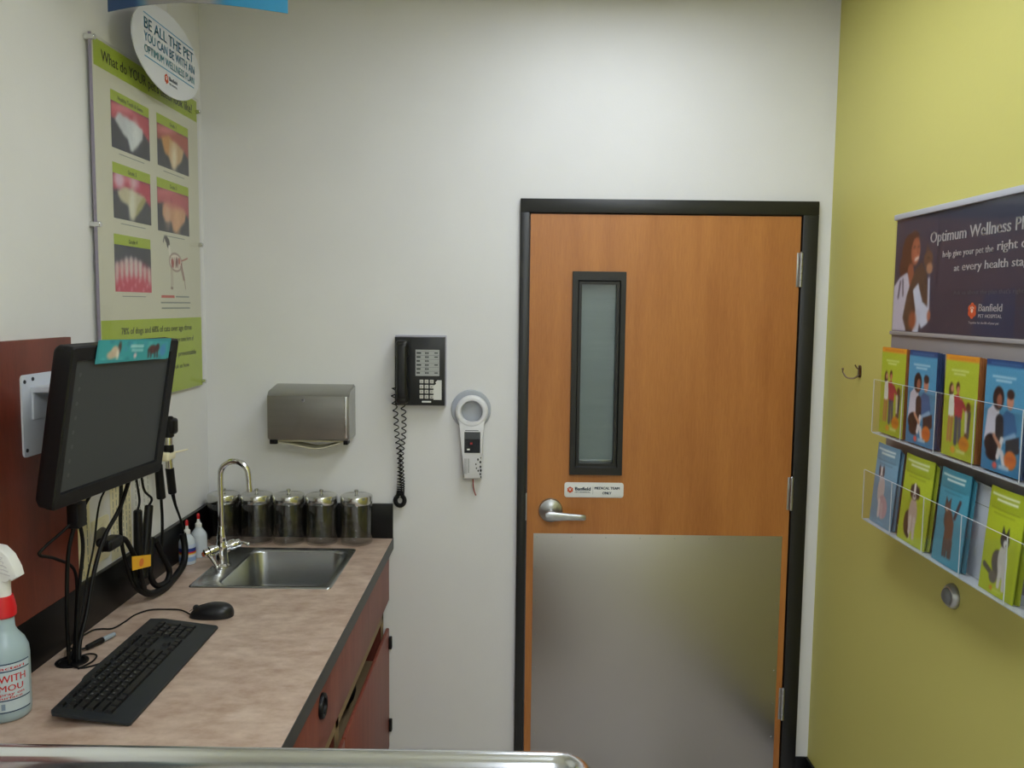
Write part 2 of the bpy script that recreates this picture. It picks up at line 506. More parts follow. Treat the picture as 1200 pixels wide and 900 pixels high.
# lever handle
h = MB()
hx, hz = .1275, .9965
h.lathe([(.043, 0), (.043, .006), (.040, .011), (.024, .014), (.020, .016)], (hx, YD, hz), (0, -1, 0), 32)
hb = h.build('handle_rose', SATIN, door)
h = MB().cyl((hx, YD - .014, hz - .006), (hx, YD - .055, hz - .006), .0115, .0105, 18, bev=.001)
h.build('handle_spindle', SATIN, door)
h = MB()
secs = [(-.020, .014, .010), (-.008, .019, .011), (.02, .016, .009), (.06, .0125, .0075), (.10, .011, .0065), (.116, .010, .006), (.122, .007, .004)]
vs = []; fs = []
for i, (dx, hh, tt) in enumerate(secs):
    zc = hz - .010 - .06 * max(0, dx) ** 1.0 * .55
    for k in range(12):
        a = 2 * math.pi * k / 12
        ca, sa = math.cos(a), math.sin(a)
        vs.append((hx + dx, YD - .052 + tt * math.copysign(abs(ca) ** .6, ca), zc + hh * math.copysign(abs(sa) ** .6, sa)))
for i in range(len(secs) - 1):
    for k in range(12): fs.append((i * 12 + k, i * 12 + (k + 1) % 12, i * 12 + 12 + (k + 1) % 12, i * 12 + 12 + k))
fs += [tuple(range(12)), tuple(range((len(secs) - 1) * 12, len(secs) * 12))]
h.add(vs, fs).build('lever_handle', SATIN, door, angle=60)
MB().box(.0385, .0425, 2.974, 2.99, .960, 1.057, .001).build('strike_plate', SATIN, door)
# kick plate with screws
kp = MB().box(.068, .955, YD - .0016, YD, .012, .911, .0005).build('kick_plate', KICK, door, label='brushed stainless steel kick plate')
for i in range(8):
    MB().lathe([(.0035, 0), (.0028, .001), (.001, .0015)], (.082 + i * .1225, YD - .0016, .899), (0, -1, 0), 8).build('screw', SATIN, kp)
for i in range(7):
    for x in (.080, .945):
        MB().lathe([(.0035, 0), (.0028, .001), (.001, .0015)], (x, YD - .0016, .79 - i * .125), (0, -1, 0), 8).build('screw', SATIN, kp)
# hinges
for z0 in (1.795, 1.008, .233):
    hg = MB()
    for k in range(5): hg.cyl((.9785, YD - .008, z0 + k * .0235), (.9785, YD - .008, z0 + k * .0235 + .0228), .0065, n=12, bev=.0008)
    hg.cyl((.9785, YD - .008, z0 + .1175), (.9785, YD - .008, z0 + .121), .0045, .002, 10)
    hg.box(.966, .9785, YD - .003, YD, z0, z0 + .117, .0004)
    hg.build('hinge', SATIN, door)
# sign on the door
sg = MB().prism(rrect(.1755, 1.044, .3855, 1.0975, .009), onback(YD), 0, .003, bev=.0006).build('sign_plate', WHITEP, door, label='white plate reading medical team only')
def logo(b, fr, u, v, r, d, mi_o, mi_w, squash=1.):
    """the clinic's round mark: petals round a pale centre"""
    for k in range(6):
        a = math.radians(60 * k + 30)
        b.disc(u + r * .55 * math.cos(a) * squash, v + r * .55 * math.sin(a), r * .42 * squash, r * .42, fr, d, mi_o, 12)
    b.disc(u, v, r * .55 * squash, r * .55, fr, d + .0001, mi_o, 14)
    b.disc(u, v, r * .26 * squash, r * .26, fr, d + .0003, mi_w, 10)
    for k in range(3):
        b.disc(u + (k - 1) * r * .3 * squash, v + r * (.42 if k == 1 else .33), r * .11 * squash, r * .12, fr, d + .0003, mi_w, 8)
sf = onback(YD - .003)
t = MB()
logo(t, sf, .196, 1.071, .0115, .0004, 1, 2)
t.text('Banfield', .213, 1.0690, .0125, sf, width=.055, mi=0, heavy=True)
t.text('PET HOSPITAL', .213, 1.0605, .0045, sf, width=.055, mi=0)
t.text('MEDICAL TEAM', .3265, 1.0735, .0092, sf, width=.088, align='c', mi=0, heavy=True)
t.text('ONLY', .3265, 1.0560, .0092, sf, width=.032, align='c', mi=0, heavy=True)
t.rect(.2765, 1.056, .2772, 1.086, sf, mi=0)
t.build('lettering', [INK_NAVY, INK_OR, INK_W], sg, smooth=False)

# ================================================================ COUNTER AND CABINET
CZ = .885; CX = -.435; CY0 = 1.425
SX0, SX1, SY0, SY1 = -.957, -.537, 2.432, 2.842
cab = thing('base_cabinet', 'reddish wood base cabinet under the beige counter, with an open gap above its doors', 'cabinet', (-.77, 2.2, 0))
c = MB()
c.box(-1.09, -.475, CY0 + .01, CY0 + .03, .0, .844).box(-1.09, -.475, 2.975, 2.995, 0, .844).box(-1.09, -.475, 2.19, 2.205, .1, .60)
c.box(-1.09, -1.075, CY0 + .03, 2.975, 0, .844).box(-1.075, -.475, CY0 + .03, 2.975, .09, .11).box(-.53, -.515, CY0 + .03, 2.975, 0, .09)
c.build('carcass', CHERRY, cab)
MB().box(-.495, -.4705, CY0 + .01, 2.995, .584, .680).box(-.495, -.4705, CY0 + .01, 2.995, .815, .844).box(-.475, -.4705, 2.18, 2.215, .1, .61).box(-.475, -.4705, 2.965, 2.995, .1, .844).build('face_frame', TAN, cab)
dr = MB().box(-.4695, -.449, 1.44, 2.990, .657, .832, .0015).build('drawer', CHERRY, cab)
k = MB()
k.lathe([(.030, 0), (.030, .005), (.0285, .009), (.024, .0105), (.019, .009), (.018, .002), (.0001, .001)], (-.449, 1.925, .778), (1, 0, 0), 28)
k.build('pull', BLACK, dr, label='round black recessed pull')
d1 = MB().box(-.460, -.449, 2.206, 2.990, .105, .553, .0015).build('cabinet_door', CHERRY, cab)
d2 = MB().box(-.460, -.449, 1.44, 2.196, .105, .553, .0015).build('cabinet_door', CHERRY, cab)
for z in (.50, .19):
    MB().box(-.452, -.438, 2.975, 2.995, z - .022, z + .022, .003).build('hinge', BLACK, d1)
# things on the shelf inside the cabinet
MB().box(-1.07, -.50, CY0 + .03, 2.19, .42, .435).box(-1.07, -.50, 2.205, 2.975, .42, .435).build('shelf', TAN, cab)
def bag(x, y, z, rx, ry, rz, lab, seed):
    b = bmesh.new(); bmesh.ops.create_icosphere(b, subdivisions=3, radius=1)
    rs = random.Random(seed); ph = [rs.uniform(0, 6) for _ in range(6)]
    for v in b.verts:
        q = v.co.copy(); n = 1 + .10 * math.sin(5 * q.x + ph[0]) * math.sin(4 * q.y + ph[1]) + .07 * math.sin(9 * q.z + ph[2] + 3 * q.y)
        v.co = Vector((x + q.x * n * rx, y + q.y * n * ry, z + rz + max(-.9, q.z * n) * rz))
        v.co.z = max(v.co.z, z + .001)
    m = MB(); m.addbm(b)
    tag(m.build('bag', BLACKSOFT, loc=(x, y, z), angle=60), lab, 'bag')
bag(-.56, 2.61, .436, .056, .19, .064, 'black bag lying in the cabinet gap nearer the back wall', 1)
bag(-.56, 2.315, .436, .055, .075, .062, 'black bag in the cabinet gap just behind the near door edge', 2)

ct = MB()
for a in ((XL, SX0 + .012, CY0, YB), (SX1 - .012, CX, CY0, YB), (SX0 + .012, SX1 - .012, CY0, SY0 + .012), (SX0 + .012, SX1 - .012, SY1 - .012, YB)):
    ct.box(a[0], a[1], a[2], a[3], .8445, CZ)
cto = thing('countertop', 'long beige mottled laminate countertop with a dark front edge', 'countertop', (-.77, 2.2, .8445))
ct.build('worktop', COUNTER, cto)
MB().box(CX, CX + .0015, CY0, YB, .8445, CZ).build('edge_band', EDGEB, cto, label='dark edge strip')
MB().box(XL, -1.080, CY0, YB - .015, CZ, 1.010, .0012).build('side_splash', SPLASH, cto, label='black side splash')
MB().box(XL, CX, YB - .015, YB, CZ, 1.010, .0012).build('back_splash', SPLASH, cto, label='black back splash')

# sink
sk = thing('sink', 'square stainless steel drop-in sink set in the counter', 'sink', ((SX0 + SX1) / 2, (SY0 + SY1) / 2, CZ))
BX0, BX1, BY0, BY1 = -.878, -.563, 2.458, 2.812
def loops(mb, L):
    vs = [p for l in L for p in l]; n = len(L[0]); fs = []
    for a in range(len(L) - 1):
        for k_ in range(n): fs.append((a * n + k_, a * n + (k_ + 1) % n, (a + 1) * n + (k_ + 1) % n, (a + 1) * n + k_))
    mb.add(vs, fs); return n
def RL(x0, y0, x1, y1, r, z): return [(u, v, z) for u, v in rrect(x0, y0, x1, y1, r, 8)]
m = MB()
g = .0
L = [RL(SX0, SY0, SX1, SY1, .012, CZ), RL(SX0 + .001, SY0 + .001, SX1 - .001, SY1 - .001, .012, CZ + .003), RL(SX0 + .004, SY0 + .004, SX1 - .004, SY1 - .004, .010, CZ + .0045),
     RL(SX0 + .009, SY0 + .009, SX1 - .009, SY1 - .009, .010, CZ + .003), RL(BX0 - .008, BY0 - .008, BX1 + .008, BY1 + .008, .05, CZ + .003),
     RL(BX0 - .003, BY0 - .003, BX1 + .003, BY1 + .003, .05, CZ + .001), RL(BX0, BY0, BX1, BY1, .048, CZ - .006), RL(BX0 + .006, BY0 + .006, BX1 - .006, BY1 - .006, .046, CZ - .11),
     RL(BX0 + .014, BY0 + .014, BX1 - .014, BY1 - .014, .042, CZ - .135), RL(BX0 + .035, BY0 + .035, BX1 - .035, BY1 - .035, .03, CZ - .147), RL(BX0 + .12, BY0 + .13, BX1 - .12, BY1 - .13, .02, CZ - .151)]
n = loops(m, L)
m.f.append(tuple(range(10 * n, 11 * n))); m.mi.append(0)
m.build('basin', SINKST, sk, angle=50)
m = MB().lathe([(.040, 0), (.040, .002), (.034, .0035), (.030, .001), (.012, 0)], ((BX0 + BX1) / 2, (BY0 + BY1) / 2, CZ - .151), (0, 0, 1), 24)
m.build('drain', CHROME, sk)

# faucet
fx, fy = -.925, 2.635
fa = thing('faucet', 'chrome gooseneck faucet on the left ledge of the sink', 'faucet', (fx, fy, CZ + .003))
MB().lathe([(.027, 0), (.027, .004), (.021, .010), (.019, .03), (.0175, .05), (.0185, .060), (.016, .072), (.0135, .085), (.0155, .092), (.012, .104), (.0105, .125), (.0098, .13)], (fx, fy, CZ + .003), (0, 0, 1), 24).build('body', CHROME, fa)
pts = [(fx, fy, 1.010), (fx, fy, 1.06), (fx, fy, 1.12), (fx, fy, 1.175)]
for k_ in range(1, 10):
    a = math.radians(180 - 180 * k_ / 9 * .97)
    pts.append((fx + .044 + .044 * math.cos(a), fy, 1.180 + .044 * math.sin(a)))
pts.append((fx + .090, fy, 1.150)); pts.append((fx + .091, fy, 1.128))
MB().tube(pts, lambda t: .0094 if t < .93 else .0105, 14, 4).build('spout', CHROME, fa, angle=60)
def valve(d, lever, lab):
    d = Vector(d).normalized(); p = Vector((fx, fy, .948))
    m = MB().lathe([(.013, .008), (.015, .022), (.0175, .026), (.0175, .040), (.014, .043), (.0145, .056), (.010, .060)], p, d, 18)
    o = m.build('valve', CHROME, fa)
    MB().cyl(p + d * .058, p + d * .064, .0092, .006, 14).build('cap', COPPER, o, label=lab)
    b = p + d * .050
    m = MB().tube([b, b + (Vector(lever) - b) * .5 + Vector((0, 0, .004)), lever], lambda t: .0062 - .0022 * t, 10, 5).ball(lever, .0062, n=12)
    m.build('handle', CHROME, fa)
valve((-.70, -.60, -.20), (-.920, 2.575, .902), 'copper coloured end cap')
valve((.80, .55, .10), (-.838, 2.625, .962), 'copper coloured end cap')
# jars
def jar_proto(loc):
    j = thing('glass_jar', '', 'jar', loc, 0, 'lidded glass jars along the back splash')
    r, H = .055, .150
    MB().lathe([(r - .012, .001), (r - .003, .001), (r, .005), (r, H - .012), (r - .004, H - .004), (r - .007, H), (r - .009, H), (r - .006, H - .006), (r - .0028, H - .014), (r - .0028, .009), (r - .008, .006), (.001, .006)], (0, 0, 0), (0, 0, 1), 40).build('glass_body', GLASS, j, local=True, angle=50)
    l = MB().lathe([(r - .004, H - .008), (r - .001, H - .008), (r + .0005, H - .004), (r + .0005, H + .016), (r - .002, H + .0205), (r - .008, H + .0225), (.012, H + .0235), (.0045, H + .025), (.004, H + .030), (.0075, H + .032), (.008, H + .036), (.005, H + .039)], (0, 0, 0), (0, 0, 1), 40).build('lid', STEEL, j, local=True)
    return j
JX = [(-.553, 'glass jar with steel lid nearest the end of the counter, gap to its left'), (-.6755, 'glass jar with steel lid second from the open counter end'),
      (-.7900, 'glass jar with steel lid in the middle of the row of five'), (-.9020, 'glass jar with steel lid seen just right of the faucet spout tip'),
      (-1.0170, 'glass jar with steel lid in the corner behind the faucet')]
j0 = jar_proto((JX[0][0], 2.927, CZ))
def dup(root, loc, rz=None):
    r = root.copy(); COL.objects.link(r); r.location = loc; ORG[r] = tuple(loc)
    if rz is not None: r.rotation_euler = (0, 0, rz)
    for ch in list(root.children):
        c_ = ch.copy(); COL.objects.link(c_); c_.parent = r
        for g_ in ch.children:
            d_ = g_.copy(); COL.objects.link(d_); d_.parent = c_
    return r
for i, (x, lab) in enumerate(JX):
    o = j0 if i == 0 else dup(j0, (x, 2.927, CZ), i * .7)
    o['label'] = lab

# small squeeze bottles
def bottle(x, y, s, cols, lab, r=.026):
    t = thing('squeeze_bottle', lab, 'bottle', (x, y, CZ), 0, 'small squeeze bottles by the side splash')
    MB().lathe([(r - .003, 0), (r, .003), (r, .070 * s), (r - .003, .078 * s), (r * .55, .090 * s), (.010, .096 * s), (.010, .100 * s)], (x, y, CZ), (0, 0, 1), 24).build('bottle_body', cols[0], t)
    MB().lathe([(.0105, .098 * s), (.0105, .108 * s), (.006, .112 * s), (.003, .128 * s)], (x, y, CZ), (0, 0, 1), 16).build('nozzle', WHITEP, t)
    MB().lathe([(.0048, .124 * s), (.0048, .138 * s), (.003, .141 * s)], (x, y, CZ), (0, 0, 1), 12).build('tip_cap', REDP, t)
    if len(cols) > 1:
        m = MB(); hs = [.012, .026, .034, .038, .043, .054, .066]
        for i in range(6): m.lathe([(r + .0003, hs[i] * s), (r + .0003, hs[i + 1] * s)], (x, y, CZ), (0, 0, 1), 24, mi=i)
        m.f = [f for f in m.f if len(f) == 4]; m.mi = [i for i in range(6) for _ in range(24)]
        m.build('label', cols[1:], t)
LB = [mat('label_pale_blue', (150, 178, 220), .4), mat('label_white', (214, 220, 232), .4), mat('label_yellow', (235, 190, 70), .4), mat('label_red', (205, 50, 60), .4), mat('label_navy', (44, 62, 140), .4), mat('label_white2', (196, 208, 232), .4)]
BOT = mat('milky_bottle', (206, 214, 222), .35)
bottle(-1.046, 2.665, 1.0, [BOT] + LB, 'small white squeeze bottle with blue, red and yellow label and red tip')
bottle(-1.038, 2.742, 1.02, [BOT], 'plain milky squeeze bottle with red tip behind the labelled one')

# ================================================================ LEFT WALL
tag(MB().box(XL, -1.080, CY0, 2.063, 1.0105, 1.632, .0012).build('wood_panel', BOARDW, loc=(-1.09, 1.75, 1.0105)), 'reddish brown wood panel on the left wall behind the monitor', 'panel')

# dental poster
po = thing('dental_poster', 'tall poster of pet teeth photos with green bands, held on standoffs to the left wall', 'poster', (-1.084, 2.567, 1.44))
PX = -1.0815
pf = onleft(PX)
py0, py1, pz0, pz1 = 2.212, 2.926, 1.436, 2.388
MB().prism([(py0, pz0), (py1, pz0), (py1, pz1), (py0, pz1)], pf, -.003, 0).build('poster_sheet', POSTERW, po)
PF = onleft(-1.0815)
b = MB()
photos = [(2.308, 2.128, 2.545, 2.279), (2.598, 2.128, 2.842, 2.281), (2.307, 1.942, 2.542, 2.090), (2.588, 1.933, 2.834, 2.091), (2.303, 1.745, 2.532, 1.900)]
for (u0, v0, u1, v1) in [(py0 + .010, 2.318, py1 - .004, 2.386), (py0 + .006, pz0, py1 - .002, 1.668)] + [(p_[0], p_[3] - .028, p_[2], p_[3]) for p_ in photos]:
    MB().rect(u0, v0, u1, v1, PF, .0003, 0).build('green_band', INK_G, po, smooth=False)
def tooth_pic(i, w, h):
    a = Art(w, h, 44, (58, 60, 72)); A = a.A
    gum = [(196, 76, 92), (180, 84, 72), (196, 62, 88), (190, 92, 96)]
    if i < 4:
        a.poly([(0, A * .62), (0, A), (1, A), (1, A * .42), (.75, A * .66), (.4, A * .74), (.15, A * .66)], gum[i])
        a.ell(.3, A * .93, .3, .05, (236, 150, 160), 8, .06, .7)
    if i == 0:
        a.poly([(.08, A * .62), (.18, A * .80), (.45, A * .78), (.42, A * .30), (.3, A * .36)], (206, 210, 214))
        a.poly([(.36, A * .74), (.55, A * .76), (.82, A * .66), (.80, A * .42), (.52, A * .05), (.46, A * .08), (.38, A * .4)], (218, 224, 226))
        a.ell(.62, A * .52, .08, .14, (240, 244, 244), 0, .1, .8)
    elif i == 1:
        a.poly([(.12, A * .70), (.35, A * .82), (.48, A * .75), (.40, A * .28), (.22, A * .35)], (208, 150, 80))
        a.poly([(.38, A * .72), (.6, A * .72), (.85, A * .60), (.76, A * .3), (.50, A * .03), (.44, A * .06), (.34, A * .3)], (214, 178, 128))
        a.ell(.52, A * .32, .08, .16, (244, 232, 206), -5, .1, .9)
    elif i == 2:
        a.ell(.16, A * .88, .12, .10, (230, 190, 210), 0, .08)
        a.ell(.55, A * .92, .12, .07, (226, 170, 190), 0, .08)
        a.poly([(.1, A * .6), (.3, A * .76), (.8, A * .66), (.88, A * .58), (.74, A * .34), (.50, A * .03), (.42, A * .06), (.38, A * .34), (.18, A * .42)], (204, 196, 162))
        a.poly([(.78, A * .62), (.88, A * .58), (.72, A * .30), (.55, A * .1), (.62, A * .4)], (166, 160, 84), .7)
        a.ell(.48, A * .40, .08, .2, (232, 232, 216), -8, .1, .8)
    elif i == 3:
        a.poly([(.16, A * .62), (.3, A * .74), (.8, A * .68), (.9, A * .55), (.86, A * .34), (.56, A * .03), (.46, A * .05), (.42, A * .26), (.22, A * .24), (.14, A * .4)], (214, 160, 122))
        a.ell(.3, A * .45, .08, .16, (226, 188, 160), 0, .1, .8)
        a.ell(.6, A * .35, .1, .2, (232, 184, 140), 0, .12, .8)
        a.ell(.5, A * .80, .42, .10, (200, 96, 110), 0, .1, .7)
    else:
        a.ell(.5, A * .18, .62, .28, (200, 70, 96), 0, .1)
        for k_ in range(8):
            x = .06 + k_ * .125; hh = (.66, .70, .78, .80, .78, .74, .62, .60)[k_] * A
            a.cap(x, A * .22, x, hh - .06, .05, (216, 184, 182) if k_ in (0, 1, 6, 7) else (222, 204, 200))
        for k_ in range(7):
            x = .12 + k_ * .125
            a.poly([(x - .06, 0), (x - .012, A * .46), (x + .012, A * .46), (x + .06, 0)], (204, 66, 88), .85)
        a.ell(.5, A * .06, .5, .14, (206, 66, 92), 0, .08)
        for k_ in range(8): a.ell(.1 + k_ * .11, A * (.05 + .1 * (k_ % 3)), .02, .02, (238, 176, 190), 0, .03)
    return a.blur(1).grain(3, i)
for i, (u0, v0, u1, v1) in enumerate(photos):
    tooth_pic(i, u1 - u0, v1 - .028 - v0).build('picture', PF, po, .0004, u0, v0)
# skeleton of a dog
a = Art(.2, .17, 110, (214, 212, 192)); A = a.A
K = (70, 66, 66); 
a.ell(.14, A * .92, .07, .05, K, -35); a.ell(.20, A * .85, .06, .08, (60, 58, 62), 20); a.cap(.02, A * .86, .06, A * .95, .012, K)
a.cap(.24, A * .78, .30, A * .50, .035, (232, 228, 214)); a.ell(.48, A * .52, .26, .15, (168, 146, 132), -4); a.ell(.48, A * .52, .23, .12, (232, 222, 206), -4)
a.ell(.36, A * .50, .05, .07, (178, 70, 62)); a.ell(.52, A * .52, .04, .08, (120, 60, 56)); a.ell(.62, A * .55, .05, .05, (196, 120, 100))
for k_ in range(5): a.cap(.30 + k_ * .07, A * .60, .32 + k_ * .07, A * .42, .008, (140, 110, 96))
a.cap(.3, A * .4, .3, A * .05, .012, (176, 158, 140)); a.cap(.34, A * .4, .36, A * .1, .010, (186, 168, 150)); a.cap(.28, A * .04, .34, A * .04, .02, (150, 130, 112))
a.cap(.70, A * .5, .82, A * .2, .016, (138, 72, 60)); a.cap(.82, A * .2, .86, A * .04, .010, (150, 120, 104)); a.cap(.66, A * .46, .78, A * .2, .012, (150, 130, 114))
a.cap(.72, A * .56, .96, A * .62, .010, (176, 90, 80))
a.build('picture', PF, po, .0004, 2.62, 1.755)
MB().text("What do YOUR pet's teeth look like?", 2.262, 2.338, .030, PF, width=.62, mi=0).build('heading', INK_D, po, smooth=False)
t = MB()
for (u0, v0, u1, v1), cpt in zip(photos, ('Healthy Teeth & Gums', 'Grade 1', 'Grade 2', 'Grade 3', 'Grade 4')):
    MB().text(cpt, (u0 + u1) / 2, v1 - .021, .012, PF, align='c', mi=0, maxw=.19).build('caption', INK_D, po, smooth=False)
for (u0, v0, u1, v1) in photos: t.rect(u0 + .04, v0 - .0135, u1 - .04, v0 - .0108, PF, .0005, 1)
t.rect(2.60, 1.731, 2.70, 1.739, PF, .0005, 2); t.rect(2.71, 1.733, 2.82, 1.738, PF, .0005, 1)
t.rect(2.595, 1.714, 2.83, 1.719, PF, .0005, 1); t.rect(2.60, 1.697, 2.825, 1.702, PF, .0005, 1)
t.build('printed_lines', [INK_D, mat('pale_grey_ink', (150, 156, 146), .6), mat('pale_red_ink', (206, 110, 100), .6)], po, smooth=False)
for s_, u_, v_, h_, w_ in (('78% of dogs and 68% of cats over age three', 2.33, 1.628, .019, .505), ('have some form of', 2.70, 1.592, .017, .15), ('dental disease is preventable', 2.50, 1.546, .017, .37), ('Ask us how.', 2.68, 1.508, .015, .13)):
    MB().text(s_, u_, v_, h_, PF, width=w_).build('footer_line', INK_D, po, smooth=False)
MB().box(-1.0800, -1.0770, py0 - .006, py1 + .004, pz0 - .004, pz1 + .004, .0006).build('clear_cover', ACRYLIC, po)
MB().box(-1.0840, -1.0765, py0 - .009, py0 - .006, pz0 - .004, pz1 + .004).build('cover_edge', mat('lilac_edge', (150, 142, 160), .3), po)
for (u, v) in ((py0 - .006, 2.380), (py0 - .006, 1.915), (py1 - .008, 2.352), (py1 - .008, 1.912), (py1 - .006, 1.448), (py0 + .004, 1.452)):
    MB().cyl((XL, u, v), (-1.0675, u, v), .0075, n=14, bev=.001).build('standoff', CHROME, po)

# oval hanging sign
ov = thing('oval_sign', 'white oval sign with blue lettering hanging in front of the dental poster', 'sign', (-1.03, 2.575, 2.31))
OF = onleft(-1.03)
oc, ocz, oru, orv = 2.575, 2.440, .243, .118
MB().prism([(oc + oru * math.cos(2 * math.pi * k_ / 56), ocz + orv * math.sin(2 * math.pi * k_ / 56)) for k_ in range(56)], OF, -.003, 0).build('oval_board', mat('oval_white', (226, 228, 236), .45), ov)
MB().tube([(-1.0315, oc, ocz + orv - .004), (-1.0315, oc, ZC)], .0007, 6, 0).build('cord', WHITEP, ov)
t = MB(); q = .0008
t.rect(2.405, 2.5065, 2.765, 2.5095, OF, q, 0); t.rect(2.405, 2.3905, 2.765, 2.3935, OF, q, 0)
t.text('BE ALL THE PET', 2.408, 2.468, .031, OF, width=.357, d=q, mi=0)
t.text('YOU CAN BE WITH AN', 2.406, 2.434, .026, OF, width=.365, d=q, mi=0)
t.text('OPTIMUM WELLNESS PLAN', 2.406, 2.403, .022, OF, width=.362, d=q, mi=1)
logo(t, OF, 2.552, 2.366, .015, q, 2, 3)
t.text('Banfield', 2.572, 2.366, .012, OF, width=.058, d=q, mi=4); t.text('PET HOSPITAL', 2.572, 2.354, .006, OF, width=.058, d=q, mi=4)
t.build('lettering', [INK_B, mat('teal_ink', (104, 190, 212), .5), INK_OR, INK_W, INK_NAVY], ov, smooth=False)

# bowed card hanging from the ceiling, only its lower edge in the frame
hc = thing('hanging_card', 'bowed blue card hanging from the ceiling at the top edge of the view', 'hanging card', (-.82, 2.15, 2.47))
def bow(u, v, d):
    x = -1.030 + .450 * u
    y = 2.20 - .07 * math.sin(math.pi * u) - d
    return Vector((x, y, 2.438 + v))
a = Art(1, .42, 60, (52, 128, 176))
a.rec(-.1, -.1, .22, 1, (36, 72, 120), .06); a.rec(.24, -.1, .66, .5, (150, 146, 148), .08); a.rec(.70, -.1, 1.2, .5, (34, 140, 190), .06)
o = a.build('picture', lambda u, v, d: bow(u, v * .5, d), hc, .0006)
m = MB(); N_ = 24
for k_ in range(N_):
    u0, u1 = k_ / N_, (k_ + 1) / N_
    p = [bow(u0, 0, 0), bow(u1, 0, 0), bow(u1, .21, 0), bow(u0, .21, 0)]; r_ = [bow(u0, 0, -.0015), bow(u1, 0, -.0015), bow(u1, .21, -.0015), bow(u0, .21, -.0015)]
    m.add(p + r_, [(0, 1, 2, 3), (7, 6, 5, 4), (0, 4, 5, 1), (3, 2, 6, 7)] + ([(0, 3, 7, 4)] if k_ == 0 else []) + ([(1, 5, 6, 2)] if k_ == N_ - 1 else []))
m.build('card', mat('card_back', (120, 130, 140), .5), hc)
for q_ in (.25, .75): MB().tube([bow(q_, .205, 0), bow(q_, ZC - 2.438, 0)], .0007, 6, 0).build('cord', WHITEP, hc)

# ================================================================ MONITOR, KEYBOARD, MOUSE
ma, mt = .0875, .1676
mw = Vector((math.sin(ma), math.cos(ma), 0)); mn0 = Vector((math.cos(ma), -math.sin(ma), 0))
mup = Vector((0, 0, 1)) * math.cos(mt) + mn0 * math.sin(mt)
MW, MH = .4478, .3465
MF = frame(Vector((-.8964, 1.72, 1.6254)) - mup * MH, mw, mup)
mon = thing('monitor', 'large black flat monitor on a wall bracket, screen off, facing the counter', 'monitor', tuple(MF(MW / 2, 0, -.03)))
def floops(mb, L, fr, cap0=False, cap1=False):
    vs = [fr(*p) for l in L for p in l]; n = len(L[0]); fs = []
    for a in range(len(L) - 1):
        for k_ in range(n): fs.append((a * n + k_, a * n + (k_ + 1) % n, (a + 1) * n + (k_ + 1) % n, (a + 1) * n + k_))
    if cap0: fs.append(tuple(range(n)))
    if cap1: fs.append(tuple(range((len(L) - 1) * n, len(L) * n)))
    mb.add(vs, fs)
def FL(x0, y0, x1, y1, r, d, n=4): return [(u, v, d) for u, v in rrect(x0, y0, x1, y1, r, n)]
m = MB()
floops(m, [FL(0, 0, MW, MH, .010, -.018), FL(0, 0, MW, MH, .010, -.003), FL(.003, .003, MW - .003, MH - .003, .009, 0), FL(.0205, .0305, MW - .0305, MH - .030, .004, -.001),
           FL(.0225, .0336, MW - .0326, MH - .0321, .002, -.006), FL(.0225, .0336, MW - .0326, MH - .0321, .002, -.018)], MF)
m.build('bezel', BLACK, mon)
m = MB()
floops(m, [FL(.001, .001, MW - .001, MH - .001, .010, -.018), FL(.001, .001, MW - .001, MH - .001, .010, -.034), FL(.006, .006, MW - .006, MH - .006, .014, -.044),
           FL(.05, .045, MW - .05, MH - .045, .02, -.066), FL(.09, .08, MW - .09, MH - .08, .02, -.070)], MF, True, True)
m.build('back_shell', BLACKSOFT, mon, angle=50)
m = MB(); m.prism([(.0226, .0337), (MW - .0327, .0337), (MW - .0327, MH - .0322), (.0226, MH - .0322)], MF, -.0085, -.0065)
m.build('screen', mat('matt_screen', (62, 65, 68), .45, spec=.35), mon, label='matt dark grey screen')
# row of faint touch marks down the left of the screen
SMU = mat('screen_smudge', (76, 79, 82), .5)
for k_ in range(8): MB().disc(.047 + .002 * (k_ % 2), .285 - k_ * .031, .0045, .005, MF, -.0062, 0, 10).build('smudge', SMU, mon, smooth=False)
m = MB()
P1 = MF(.225, .14, -.069)
m.box(-.058, .058, -.045, .045, -.012, 0, .002, M=Matrix.Translation(MF(.22, .17, -.070)) @ Matrix((mw, mup, mw.cross(mup))).transposed().to_4x4())
m.build('mount_plate', BLACKSOFT, mon)
# block of plugs under the monitor and its leads
def onm(u, v, d): return tuple(MF(u, v, d))
m = MB().box(-1.012, -.985, 1.885, 1.925, 1.205, 1.262, .003)
m.build('cable_connector', BLACK, mon)
def cable(name, pts, r, par, n=8, mat_=None): return MB().tube(pts, r, n, 8).build(name, mat_ or CABLE, par, angle=80)
cable('cable', [(-.995, 1.905, 1.27), (-.98, 1.92, 1.285), (-.975, 1.94, 1.30), (-.965, 1.94, 1.34)], .005, mon)
cable('cable', [(-1.0, 1.895, 1.21), (-1.015, 1.892, 1.14), (-1.02, 1.888, 1.02), (-1.02, 1.888, .94), (-1.02, 1.890, .886)], .0048, mon)
cable('cable', [(-.998, 1.915, 1.21), (-1.0, 1.93, 1.15), (-1.01, 1.925, 1.05), (-1.012, 1.912, .95), (-1.012, 1.906, .886)], .0045, mon)
cable('cable', [(-.972, 1.955, 1.30), (-1.0, 1.90, 1.225), (-1.03, 1.825, 1.18), (-1.035, 1.815, 1.165), (-1.03, 1.87, 1.14), (-1.02, 1.93, 1.09), (-1.02, 1.925, .98), (-1.022, 1.912, .886)], .0036, mon)
cable('cable', [(-.955, 2.10, 1.31), (-1.0, 2.12, 1.20), (-1.02, 2.072, 1.134), (-1.02, 2.015, 1.06), (-1.02, 1.975, .975), (-1.016, 1.93, .92), (-1.01, 1.915, .886)], .0052, mon)
